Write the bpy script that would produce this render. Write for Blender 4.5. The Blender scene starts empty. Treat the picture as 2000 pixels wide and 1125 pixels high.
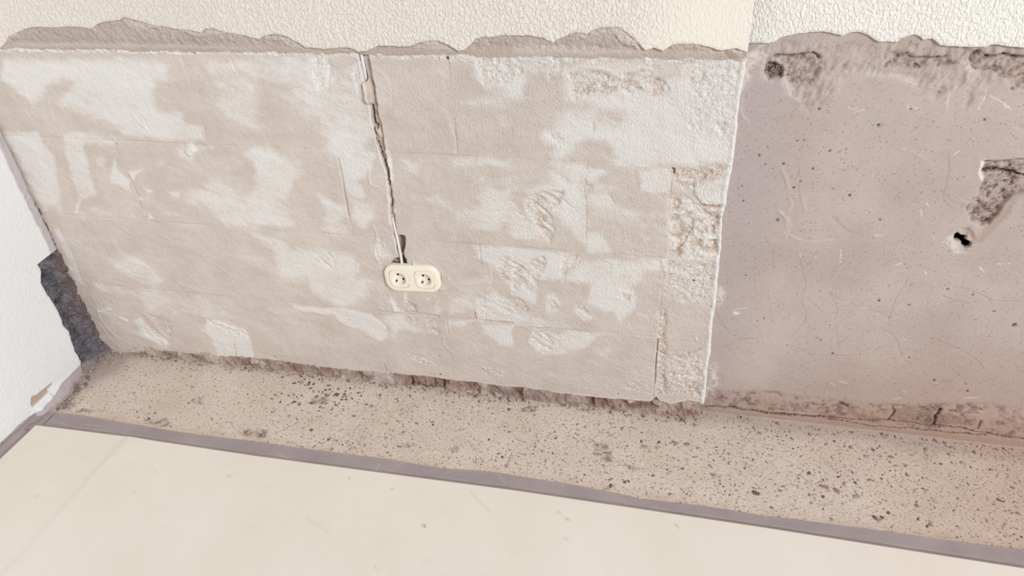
import bpy, bmesh, math, random
import numpy as np
from mathutils import Vector, Matrix, Euler

random.seed(7)
rng = np.random.default_rng(11)
scn = bpy.context.scene
COL = scn.collection

# ------------------------------------------------------------------ camera
CAM = np.array([0.0, -1.5, 1.45318])
YAW, PITCH, ROLL = math.radians(14.4748), math.radians(55.7064), math.radians(-3.4623)
FPX = 1388.73
RC = Matrix.Rotation(YAW, 3, 'Z') @ Matrix.Rotation(PITCH, 3, 'X') @ Matrix.Rotation(ROLL, 3, 'Z')
cam = bpy.data.cameras.new('camera')
cam.sensor_width = 36.0
cam.lens = 36.0 * FPX / 2000.0
cam.clip_start = 0.02
cam_o = bpy.data.objects.new('camera', cam)
COL.objects.link(cam_o)
cam_o.matrix_world = Matrix.Translation(Vector(CAM)) @ RC.to_4x4()
scn.camera = cam_o

# ------------------------------------------------------------------ light
world = bpy.data.worlds.new('world')
scn.world = world
world.use_nodes = True
bg = world.node_tree.nodes['Background']
bg.inputs[0].default_value = (0.93, 0.97, 1.03, 1)
bg.inputs[1].default_value = 0.335

def area(name, loc, target, size, energy, color):
    l = bpy.data.lights.new(name, 'AREA')
    l.shape = 'RECTANGLE'; l.size, l.size_y = size; l.energy = energy; l.color = color
    o = bpy.data.objects.new(name, l); COL.objects.link(o)
    o.location = loc
    o.rotation_euler = (Vector(target) - Vector(loc)).to_track_quat('-Z', 'Y').to_euler()
    return o
area('window_daylight', (4.9, -5.2, 4.5), (-0.4, 0, 0.4), (2.4, 2.0), 590, (0.985, 0.985, 1.0))

vs = scn.view_settings
vs.view_transform = 'Standard'; vs.look = 'None'; vs.gamma = 1.0; vs.exposure = 0.0
vs.use_curve_mapping = False

# ------------------------------------------------------------------ plane helpers (photo measurement -> point on a real plane)
RCn = np.array(RC)
YC = 0.04        # face of the concrete, set back from the block face (y = 0)
XL = -1.80       # face of the left wall
def rays(P):
    P = np.atleast_2d(np.asarray(P, float))
    d = np.stack([(P[:, 0] - 1000) / FPX, -(P[:, 1] - 562.5) / FPX, -np.ones(len(P))], 1)
    return d @ RCn.T
def W(P, y=0.0):
    d = rays(P); t = (y - CAM[1]) / d[:, 1]
    q = CAM + d * t[:, None]; return q[:, [0, 2]]
def CW(P): return W(P, YC)
def FL(P, z=0.0):
    d = rays(P); t = (z - CAM[2]) / d[:, 2]
    q = CAM + d * t[:, None]; return q[:, [0, 1]]
def LW(P, x=XL):
    d = rays(P); t = (x - CAM[0]) / d[:, 0]
    q = CAM + d * t[:, None]; return q[:, [1, 2]]
def S(txt, o=None):
    a = np.array([float(v) for v in txt.replace(',', ' ').split()]).reshape(-1, 2)
    if o is not None: a = np.array(o) + a / 3.99
    return a
A1, A2, A3, A4 = (0, 0), (500, 0), (1000, 0), (1500, 0)
B1, B2, B3, B4 = (0, 250), (500, 250), (1000, 250), (1500, 250)
C1, C2, C3, C4 = (0, 500), (500, 500), (1000, 500), (1500, 500)
D1, D2, D3, D4 = (0, 750), (500, 750), (1000, 750), (1500, 750)

# ------------------------------------------------------------------ numpy noise
def _h(i, j, s):
    n = (i.astype(np.int64) * 374761393 + j.astype(np.int64) * 668265263 + s * 2147483647) & 0xffffffff
    n = ((n ^ (n >> 13)) * 1274126177) & 0xffffffff
    return ((n ^ (n >> 16)) & 0xffff).astype(np.float32) / 65535.0
def vn(x, y, s=0):
    xi, yi = np.floor(x), np.floor(y)
    fx, fy = (x - xi).astype(np.float32), (y - yi).astype(np.float32)
    fx = fx * fx * (3 - 2 * fx); fy = fy * fy * (3 - 2 * fy)
    xi = xi.astype(np.int64); yi = yi.astype(np.int64)
    a = _h(xi, yi, s); b = _h(xi + 1, yi, s); c = _h(xi, yi + 1, s); d = _h(xi + 1, yi + 1, s)
    return (a + (b - a) * fx) * (1 - fy) + (c + (d - c) * fx) * fy
def fbm(x, y, wl, octv=4, s=0, gain=0.5):
    o = np.zeros(np.shape(x), np.float32); a = 1.0; t = 0.0; f = 1.0 / wl
    for k in range(octv):
        o += a * (vn(x * f + 17.3 * k, y * f + 9.1 * k, s + k) - 0.5); t += a; a *= gain; f *= 2.03
    return o / t * 2.0          # about -1 .. 1
def cells(x, y, wl, s=0):
    x = x / wl; y = y / wl; xi = np.floor(x).astype(np.int64); yi = np.floor(y).astype(np.int64)
    f1 = np.full(np.shape(x), 9.0); f2 = f1.copy(); idv = np.zeros(np.shape(x))
    for dx in (-1, 0, 1):
        for dy in (-1, 0, 1):
            cx, cy = xi + dx, yi + dy
            d = np.hypot(cx + _h(cx, cy, s) - x, cy + _h(cx, cy, s + 5) - y)
            m = d < f1
            f2 = np.where(m, f1, np.minimum(f2, d)); idv = np.where(m, _h(cx, cy, s + 9), idv); f1 = np.where(m, d, f1)
    return f1, f2, idv
def sst(a, b, x):
    t = np.clip((x - a) / (b - a), 0, 1); return t * t * (3 - 2 * t)

class Sheet:
    """Masks and relief over a (u, v) raster of a real surface, in metres."""
    def __init__(s, U, V, conv, warp=0.006, wl=0.035, seed=0):
        s.U, s.V, s.conv = U, V, conv
        s.Uw = U + warp * fbm(U, V, wl, 4, seed + 50); s.Vw = V + warp * fbm(U, V, wl, 4, seed + 70)
        s.H = np.zeros(U.shape, np.float32)
        s.M = np.zeros(U.shape + (4,), np.float32)
    def box(s, q, m):
        lo, hi = q.min(0) - m, q.max(0) + m
        ok = (s.U > lo[0]) & (s.U < hi[0]) & (s.V > lo[1]) & (s.V < hi[1])
        r = np.where(ok.any(1))[0]; c = np.where(ok.any(0))[0]
        if len(r) == 0 or len(c) == 0: return None
        return np.s_[r[0]:r[-1] + 1, c[0]:c[-1] + 1]
    def poly(s, pts, blur=0.008, warped=True, conv=True):
        q = s.conv(pts) if conv else np.asarray(pts)
        b = s.box(q, blur * 2 + 0.012)
        if b is None: return None, None
        x = (s.Uw if warped else s.U)[b]; y = (s.Vw if warped else s.V)[b]
        d = np.full(x.shape, 1e9); ins = np.zeros(x.shape, bool)
        for i in range(len(q)):
            ax, ay = q[i]; bx, by = q[(i + 1) % len(q)]
            ex, ey = bx - ax, by - ay
            t = np.clip(((x - ax) * ex + (y - ay) * ey) / (ex * ex + ey * ey + 1e-12), 0, 1)
            d = np.minimum(d, np.hypot(x - ax - t * ex, y - ay - t * ey))
            c = ((ay > y) != (by > y)) & (x < ex * (y - ay) / (ey if abs(ey) > 1e-9 else 1e-9) + ax)
            ins ^= c
        sd = np.where(ins, d, -d)
        return b, sst(-blur, blur, sd).astype(np.float32)
    def line(s, pts, w, soft=None, warped=False, conv=True):
        """mask of a polyline; w in metres, number or one per point"""
        q = s.conv(pts) if conv else np.asarray(pts)
        w = np.full(len(q), w) if np.isscalar(w) else np.asarray(w)
        soft = soft or float(w.max()) * 0.6
        if len(q) > 2:                                   # bend smoothly through the points
            p_ = np.concatenate([q[:1], q, q[-1:]]); o_, ow = [], []
            for i in range(len(q) - 1):
                for t in (0, .25, .5, .75):
                    o_.append(.5 * (2 * p_[i + 1] + (p_[i + 2] - p_[i]) * t + (2 * p_[i] - 5 * p_[i + 1] + 4 * p_[i + 2] - p_[i + 3]) * t * t + (3 * p_[i + 1] - p_[i] - 3 * p_[i + 2] + p_[i + 3]) * t ** 3))
                    ow.append(w[i] + (w[i + 1] - w[i]) * t)
            q = np.array(o_ + [q[-1]]); w = np.array(ow + [w[-1]])
        b = s.box(q, float(w.max()) + soft + 0.004)
        if b is None: return None, None
        x = (s.Uw if warped else s.U)[b]; y = (s.Vw if warped else s.V)[b]
        best = np.full(x.shape, 1e9)
        for i in range(len(q) - 1):
            ax, ay = q[i]; ex, ey = q[i + 1] - q[i]
            t = np.clip(((x - ax) * ex + (y - ay) * ey) / (ex * ex + ey * ey + 1e-12), 0, 1)
            best = np.minimum(best, np.hypot(x - ax - t * ex, y - ay - t * ey) - (w[i] + (w[i + 1] - w[i]) * t))
        return b, (1 - sst(-soft * .5, soft * .5, best)).astype(np.float32)
    def paint(s, ch, bm, val=1.0, op=1.0):
        b, m = bm
        if b is None: return
        s.M[b][..., ch] += (val - s.M[b][..., ch]) * m * op
    def add(s, bm, h):
        b, m = bm
        if b is None: return
        s.H[b] += m * h
    def rough(s, pts, depth=0.002, amp=0.0018, ang=None, wl=0.006, blur=0.006, stretch=4.0, brown=0.0, white=None, ch=1):
        b, m = s.poly(pts, blur)
        if b is None: return
        x, y = s.U[b], s.V[b]
        if ang is not None:
            c, t = math.cos(math.radians(ang)), math.sin(math.radians(ang))
            x, y = (x * c + y * t) / stretch, (-x * t + y * c)
        n = fbm(x, y, wl * 1.25, 3, 301, .55)
        s.H[b] += m * (-depth * 1.1 + amp * n * 1.55)
        if ch is not None: s.M[b][..., ch] = np.maximum(s.M[b][..., ch], m)
        if brown: s.M[b][..., 2] = np.maximum(s.M[b][..., 2], m * min(1, brown * 1.5) * np.clip(.3 - n * 1.5 + .4 * fbm(s.U[b], s.V[b], .03, 2, 91), 0, 1))  # brown of the hollows: own tone plus warm bounced shading painted in
        if white is not None: s.M[b][..., 0] += (min(1, white + .2) - s.M[b][..., 0]) * m * .8

# ------------------------------------------------------------------ mesh helpers
def link(o, parent=None):
    COL.objects.link(o)
    if parent is not None: o.parent = parent
    return o
def tag(o, label=None, cat=None, group=None, kind=None):
    if label: o['label'] = label
    if cat: o['category'] = cat
    if group: o['group'] = group
    if kind: o['kind'] = kind
    return o
def grid_obj(name, P, M, mat, parent=None, back=None, flip=False, drop=None):
    """one mesh from a (nv, nu) raster of points, with a skirt going back along its rim"""
    nv, nu = P.shape[:2]
    idx = np.arange(nv * nu).reshape(nv, nu)
    a, b, c, d = idx[:-1, :-1], idx[:-1, 1:], idx[1:, 1:], idx[1:, :-1]
    F = np.stack([a, b, c, d] if not flip else [a, d, c, b], -1).reshape(-1, 4)
    if drop is not None: F = F[~(drop.ravel()[F].all(1))]
    co = P.reshape(-1, 3).astype(np.float32); mk = M.reshape(-1, 4).astype(np.float32)
    nsm = len(F)
    if back is not None:
        ring = np.concatenate([idx[0, :], idx[1:, -1], idx[-1, -2::-1], idx[-2:0:-1, 0]])
        n = len(ring); base = len(co)
        co = np.concatenate([co, co[ring], co[ring] * 1 + np.asarray(back, np.float32)])
        mk = np.concatenate([mk, mk[ring], mk[ring]])
        i0 = base + np.arange(n); i1 = base + (np.arange(n) + 1) % n
        q = np.stack([i0, i0 + n, i1 + n, i1], -1)
        F = np.concatenate([F, q if not flip else q[:, ::-1]])
    me = bpy.data.meshes.new(name)
    me.vertices.add(len(co)); me.vertices.foreach_set('co', co.ravel())
    me.loops.add(F.size); me.loops.foreach_set('vertex_index', F.ravel().astype(np.int32))
    me.polygons.add(len(F)); me.polygons.foreach_set('loop_start', np.arange(0, F.size, 4, dtype=np.int32))
    sm = np.zeros(len(F), bool); sm[:nsm] = True
    me.polygons.foreach_set('use_smooth', sm)
    at = me.attributes.new('mask', 'FLOAT_COLOR', 'POINT'); at.data.foreach_set('color', mk.ravel())
    me.update(calc_edges=True)
    me.materials.append(mat)
    return link(bpy.data.objects.new(name, me), parent)
def mesh_obj(name, verts, faces, mat, parent=None, smooth=False):
    me = bpy.data.meshes.new(name); me.from_pydata(verts, [], faces); me.update()
    me.materials.append(mat)
    if smooth: me.polygons.foreach_set('use_smooth', [True] * len(me.polygons))
    return link(bpy.data.objects.new(name, me), parent)
def box_obj(name, lo, hi, mat, parent=None):
    x0, y0, z0 = lo; x1, y1, z1 = hi
    v = [(x0, y0, z0), (x1, y0, z0), (x1, y1, z0), (x0, y1, z0), (x0, y0, z1), (x1, y0, z1), (x1, y1, z1), (x0, y1, z1)]
    f = [(0, 3, 2, 1), (4, 5, 6, 7), (0, 1, 5, 4), (1, 2, 6, 5), (2, 3, 7, 6), (3, 0, 4, 7)]
    return mesh_obj(name, v, f, mat, parent)

# ------------------------------------------------------------------ materials
def lin(r, g, b):
    f = lambda c: (c / 255 / 12.92) if c / 255 <= .04045 else ((c / 255 + .055) / 1.055) ** 2.4
    return (f(r), f(g), f(b), 1)
class Mat:
    def __init__(s, name, rough=.9, spec=.25):
        s.m = bpy.data.materials.new(name); s.m.use_nodes = True
        s.nt = s.m.node_tree; s.n = s.nt.nodes; s.L = s.nt.links
        s.b = s.n['Principled BSDF']; s.b.inputs['Roughness'].default_value = rough
        s.b.inputs['Specular IOR Level'].default_value = spec
        s.tc = s.n.new('ShaderNodeTexCoord').outputs['Object']; s.at = None
    def mask(s):
        if s.at is None:
            a = s.n.new('ShaderNodeAttribute'); a.attribute_name = 'mask'
            sep = s.n.new('ShaderNodeSeparateColor'); s.L.new(a.outputs['Color'], sep.inputs[0])
            s.at = [sep.outputs[0], sep.outputs[1], sep.outputs[2], a.outputs['Alpha']]
        return s.at
    def inp(s, sock, v):
        if hasattr(v, 'links') or isinstance(v, bpy.types.NodeSocket): s.L.new(v, sock)
        else: sock.default_value = v
    def noise(s, scale, detail=4, rough=.55, mapscale=None, rot=None, dist=0.0):
        t = s.n.new('ShaderNodeTexNoise'); t.inputs['Scale'].default_value = scale
        t.inputs['Detail'].default_value = detail; t.inputs['Roughness'].default_value = rough; t.inputs['Distortion'].default_value = dist
        src = s.tc
        if mapscale:
            mp = s.n.new('ShaderNodeMapping'); mp.inputs['Scale'].default_value = mapscale
            if rot: mp.inputs['Rotation'].default_value = rot
            s.L.new(s.tc, mp.inputs[0]); src = mp.outputs[0]
        s.L.new(src, t.inputs['Vector']); return t.outputs['Fac']
    def voro(s, scale, feature='F1', out='Distance'):
        t = s.n.new('ShaderNodeTexVoronoi'); t.feature = feature; t.inputs['Scale'].default_value = scale
        s.L.new(s.tc, t.inputs['Vector']); return t.outputs[out]
    def math(s, op, a, b=0.0, c=None, clamp=False):
        t = s.n.new('ShaderNodeMath'); t.operation = op; t.use_clamp = clamp
        s.inp(t.inputs[0], a); s.inp(t.inputs[1], b)
        if c is not None: s.inp(t.inputs[2], c)
        return t.outputs[0]
    def ramp(s, v, a, b, lo=0.0, hi=1.0):
        t = s.n.new('ShaderNodeMapRange'); s.inp(t.inputs[0], v)
        for i, x in enumerate((a, b, lo, hi)): t.inputs[1 + i].default_value = x
        t.interpolation_type = 'SMOOTHSTEP'; return t.outputs[0]
    def mix(s, f, a, b, mode='MIX'):
        t = s.n.new('ShaderNodeMix'); t.data_type = 'RGBA'; t.blend_type = mode
        s.inp(t.inputs[0], f); s.inp(t.inputs[6], a); s.inp(t.inputs[7], b); return t.outputs[2]
    def color(s, v): s.inp(s.b.inputs['Base Color'], v); return s
    def bump(s, h, dist=.001, strength=1.0):
        t = s.n.new('ShaderNodeBump'); t.inputs['Distance'].default_value = dist; s.inp(t.inputs['Strength'], strength)
        s.inp(t.inputs['Height'], h); s.L.new(t.outputs[0], s.b.inputs['Normal']); return s

def m_gypsum():
    m = Mat('gypsum_block', .95, .15); w, r, br, dk = m.mask()
    sx_ = m.n.new('ShaderNodeSeparateXYZ'); m.L.new(m.tc, sx_.inputs[0]); dk2 = m.ramp(sx_.outputs[0], -1.1, -.3)
    n1 = m.noise(9, 5, .6); n2 = m.noise(260, 3, .7); n3 = m.noise(60, 4, .6, (1, 1, 3.5))
    beige = m.mix(m.ramp(m.math('ADD', m.math('MULTIPLY', n1, .6), m.math('MULTIPLY', m.noise(14, 6, .7, (.5, 1, 1.6)), .4)), .38, .62), lin(214, 202, 192), lin(204, 191, 181))
    wv = m.math('ADD', w, m.math('MULTIPLY', m.math('SUBTRACT', n3, .5), m.math('MULTIPLY', m.math('MULTIPLY', w, m.math('SUBTRACT', 1.0, w)), 3.2)), clamp=True)
    c = m.mix(wv, beige, lin(229, 226, 222))
    c = m.mix(m.math('MULTIPLY', br, .85), c, lin(190, 163, 140))
    c = m.mix(dk, c, lin(92, 74, 66))
    c = m.mix(m.math('MULTIPLY', r, m.ramp(m.noise(230, 3, .6), .54, .68, 0, .6)), c, lin(196, 168, 146))  # brown specks, partly warm bounced light put into the colour
    c = m.mix(m.math('MULTIPLY', r, m.ramp(m.noise(200, 3, .6, (1.1, 1, .9)), .48, .66, 0, .8)), c, lin(240, 236, 232))  # pale grains, with highlights on the bumps put into the colour
    grain = dk2; g = m.ramp(n2, .25, .75, .93, 1.05)
    c = m.mix(1.0, c, g, 'MULTIPLY')
    m.color(c)
    hh = m.math('ADD', m.math('MULTIPLY', m.noise(210, 4, .6, (1.3, 1, .8)), m.math('ADD', m.math('ADD', .30, m.math('MULTIPLY', grain, .55)), m.math('MULTIPLY', r, .15))), m.math('MULTIPLY', m.noise(70, 3, .6), .5))
    return m.bump(hh, .0046, .9).m
def m_paint(name, base, amp):
    m = Mat(name, .75, .25); smooth, rr, br, dk = m.mask()
    c = m.mix(m.ramp(m.noise(3, 3), .3, .7), base, tuple(x * .97 for x in base[:3]) + (1,))
    c = m.mix(br, c, lin(188, 167, 152)); c = m.mix(dk, c, lin(182, 171, 172))
    m.color(c)
    st = m.noise(150, 3, .55, (1.25, 1, .8), None, .6)
    h = m.math('MULTIPLY', m.ramp(st, .3, .75), m.math('SUBTRACT', 1.0, m.math('MULTIPLY', smooth, .85)))
    h = m.math('ADD', h, m.math('MULTIPLY', m.noise(500, 2), .12))
    return m.bump(h, amp, .8).m
def m_under():
    m = Mat('bare_undercoat', .95, .15); lt, r, br, dk = m.mask()
    c = m.mix(m.ramp(m.noise(14, 4), .3, .7), lin(203, 188, 177), lin(194, 178, 167))
    c = m.mix(lt, c, lin(214, 203, 194)); c = m.mix(m.math('MULTIPLY', br, .8), c, lin(170, 140, 120))
    m.color(m.mix(1.0, c, m.ramp(m.noise(280, 3, .7), .25, .75, .92, 1.06), 'MULTIPLY'))
    return m.bump(m.math('ADD', m.noise(220, 4, .7), m.math('MULTIPLY', m.noise(110, 3), .8)), .0034, .85).m
def m_concrete():
    m = Mat('bare_concrete', .92, .2); lt, mauve, br, dk = m.mask()
    c = m.mix(m.ramp(m.noise(5, 5, .6), .3, .7), lin(190, 176, 168), lin(178, 163, 155))
    c = m.mix(m.math('MULTIPLY', mauve, .75), c, lin(174, 162, 161))
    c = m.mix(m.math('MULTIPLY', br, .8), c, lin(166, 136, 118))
    c = m.mix(lt, c, lin(228, 220, 212)); c = m.mix(m.math('MULTIPLY', dk, m.ramp(m.noise(170, 4, .7), .32, .62, .35, 1.25), clamp=True), c, lin(66, 50, 44))
    sp = m.ramp(m.noise(240, 2, .5), .63, .70, 0, .55)
    c = m.mix(sp, c, lin(128, 106, 94))
    m.color(m.mix(1.0, c, m.ramp(m.noise(420, 3, .7), .25, .75, .92, 1.07), 'MULTIPLY'))
    return m.bump(m.math('ADD', m.noise(380, 3, .6), m.math('MULTIPLY', m.noise(60, 4), .6)), .0010, .5).m
def m_screed():
    m = Mat('ground_screed', .9, .2); lt, mauve, br, dk = m.mask()
    c = m.mix(m.ramp(m.noise(6, 5, .6), .3, .7), lin(222, 208, 193), lin(212, 196, 181))
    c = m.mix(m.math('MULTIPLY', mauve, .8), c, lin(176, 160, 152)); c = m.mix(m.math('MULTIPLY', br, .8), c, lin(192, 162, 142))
    c = m.mix(lt, c, lin(224, 212, 198)); c = m.mix(dk, c, lin(96, 80, 76))
    g1 = m.ramp(m.noise(130, 2, .5, (1, 1.5, 1), (0, 0, .5)), .60, .64, 0, .75); g2 = m.ramp(m.noise(260, 2, .5, (1, 1.5, 1), (0, 0, -.4)), .60, .65, 0, .6)
    c = m.mix(g1, c, lin(170, 150, 136)); c = m.mix(g2, c, lin(150, 132, 120)); c = m.mix(m.ramp(m.noise(190, 2, .5), .62, .68, 0, .5), c, lin(226, 212, 196))
    m.color(m.mix(1.0, c, m.ramp(m.noise(420, 3, .7), .25, .75, .92, 1.07), 'MULTIPLY'))
    return m.bump(m.math('ADD', m.noise(330, 4, .65), m.math('MULTIPLY', m.noise(70, 4), .8)), .0012, .6).m
def m_mortar():
    m = Mat('crumbling_mortar', .95, .1); lt, r, br, dk = m.mask()
    c = m.mix(m.ramp(m.noise(22, 4), .35, .65), lin(178, 160, 150), lin(150, 131, 122))
    c = m.mix(lt, c, lin(208, 194, 184)); c = m.mix(m.math('MULTIPLY', br, .9), c, lin(146, 114, 96)); c = m.mix(dk, c, lin(70, 52, 46))
    m.color(m.mix(1.0, c, m.ramp(m.noise(260, 3, .7), .25, .75, .85, 1.1), 'MULTIPLY'))
    return m.bump(m.noise(260, 4, .65), .002, .7).m
def m_stone_dark():
    m = Mat('dark_broken_stone', .8, .35); lt, r, br, dk = m.mask()
    c = m.mix(m.ramp(m.noise(28, 5, .65), .3, .72), lin(70, 70, 80), lin(128, 124, 130))
    c = m.mix(m.ramp(m.noise(130, 4, .75), .54, .70, 0, .7), c, lin(176, 164, 162))
    c = m.mix(m.math('MULTIPLY', br, .9), c, lin(122, 98, 88)); c = m.mix(lt, c, lin(176, 160, 156))
    m.color(c)
    return m.bump(m.math('ADD', m.noise(190, 5, .7), m.math('MULTIPLY', m.noise(60, 4), 1.2)), .004, .8).m
def m_paper():
    m = Mat('cream_sheet', .7, .3); lt, r, br, dk = m.mask()
    c = m.mix(m.ramp(m.noise(2.2, 4, .6), .3, .7), lin(236, 229, 216), lin(231, 222, 208))
    c = m.mix(m.ramp(m.noise(11, 6, .75), .56, .8, 0, .35), c, lin(217, 204, 188))
    c = m.mix(m.math('MULTIPLY', dk, .8), c, lin(150, 128, 108))
    m.color(c)
    return m.bump(m.math('ADD', m.noise(500, 2), m.math('MULTIPLY', m.noise(25, 3), 1.5)), .0004, .5).m
def m_tape():
    m = Mat('grey_tape', .5, .4); lt, r, br, dk = m.mask()
    c = m.mix(m.ramp(m.noise(7, 4), .3, .7), lin(167, 155, 153), lin(156, 144, 144))
    c = m.mix(m.ramp(m.noise(60, 5, .75), .6, .8, 0, .45), c, lin(186, 172, 164))
    c = m.mix(m.math('MULTIPLY', lt, .7), c, lin(206, 194, 186)); c = m.mix(m.math('MULTIPLY', br, .7), c, lin(190, 166, 144))
    m.color(c)
    return m.bump(m.math('ADD', m.noise(300, 3), m.math('MULTIPLY', m.noise(40, 3), 1.5)), .0006, .4).m
def m_plain(name, col, rough=.5, spec=.4, var=.03, scale=40):
    m = Mat(name, rough, spec)
    m.color(m.mix(m.noise(scale, 3), col, tuple(x * (1 - 2 * var) for x in col[:3]) + (1,)))
    return m.bump(m.noise(scale * 8, 2), .0002, .3).m

MG, MU, MC, MS, MM, MD = m_gypsum(), m_under(), m_concrete(), m_screed(), m_mortar(), m_stone_dark()
MP1 = m_paint('cream_stippled_paint', lin(238, 231, 217), .0030)
MP2 = m_paint('pale_stippled_paint', lin(241, 237, 229), .0027)
MP3 = m_paint('white_wall_paint', lin(233, 234, 234), .0010)
MPA, MT = m_paper(), m_tape()

# ================================================================== WALL_BACK: gypsum blocks with relief
ZR = [0.0405, 0.278, 0.523, 0.7665, 1.0083]
x0, x1, dx = -1.83, 0.131, 0.002
nu = int(round((x1 - x0) / dx)) + 1
xs = np.linspace(x0, x1, nu); zs = np.arange(ZR[0], ZR[4] + 1e-6, 0.002)
rowj = [int(round((z - ZR[0]) / 0.002)) for z in ZR]; rowj[-1] = len(zs) - 1
X, Z = np.meshgrid(xs, zs)
bot = W(S('200,668 225,690 262,690 300,685 340,688 375,692 430,697 495,700 560,708 600,715 650,720 710,727 760,730 812,734 850,738 870,742 930,748 975,754 1020,757 1070,765 1100,770 1130,773 1180,779 1250,783 1272,783 1281,776 1290,784 1310,790 1340,782 1375,791'))
zb = np.interp(xs, bot[:, 0], bot[:, 1]) + .0038 * fbm(xs, xs * 0, .014, 4, 5, .7)
k = np.clip((ZR[1] - Z) / (ZR[1] - ZR[0]), 0, 1)
Z = Z + k * (zb[None, :] - ZR[0])
edge = W(S('1462,104 1456,130 1449,175 1444,195 1442,220 1440,255 1432,315 1422,368 1418,400 1411,425 1408,488 1404,525 1401,550 1398,600 1392,625 1388,688 1383,713 1378,766 1375,790'))
o = np.argsort(edge[:, 1])
xe = np.interp(Z, edge[o, 1], edge[o, 0]) + .0015 * fbm(Z, Z * 0, .02, 3, 8)
X = X + (xe - x1) * sst(0.0, x1, X)
sh = Sheet(X, Z, W, .007, .03, 1)
H = sh.H

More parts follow.
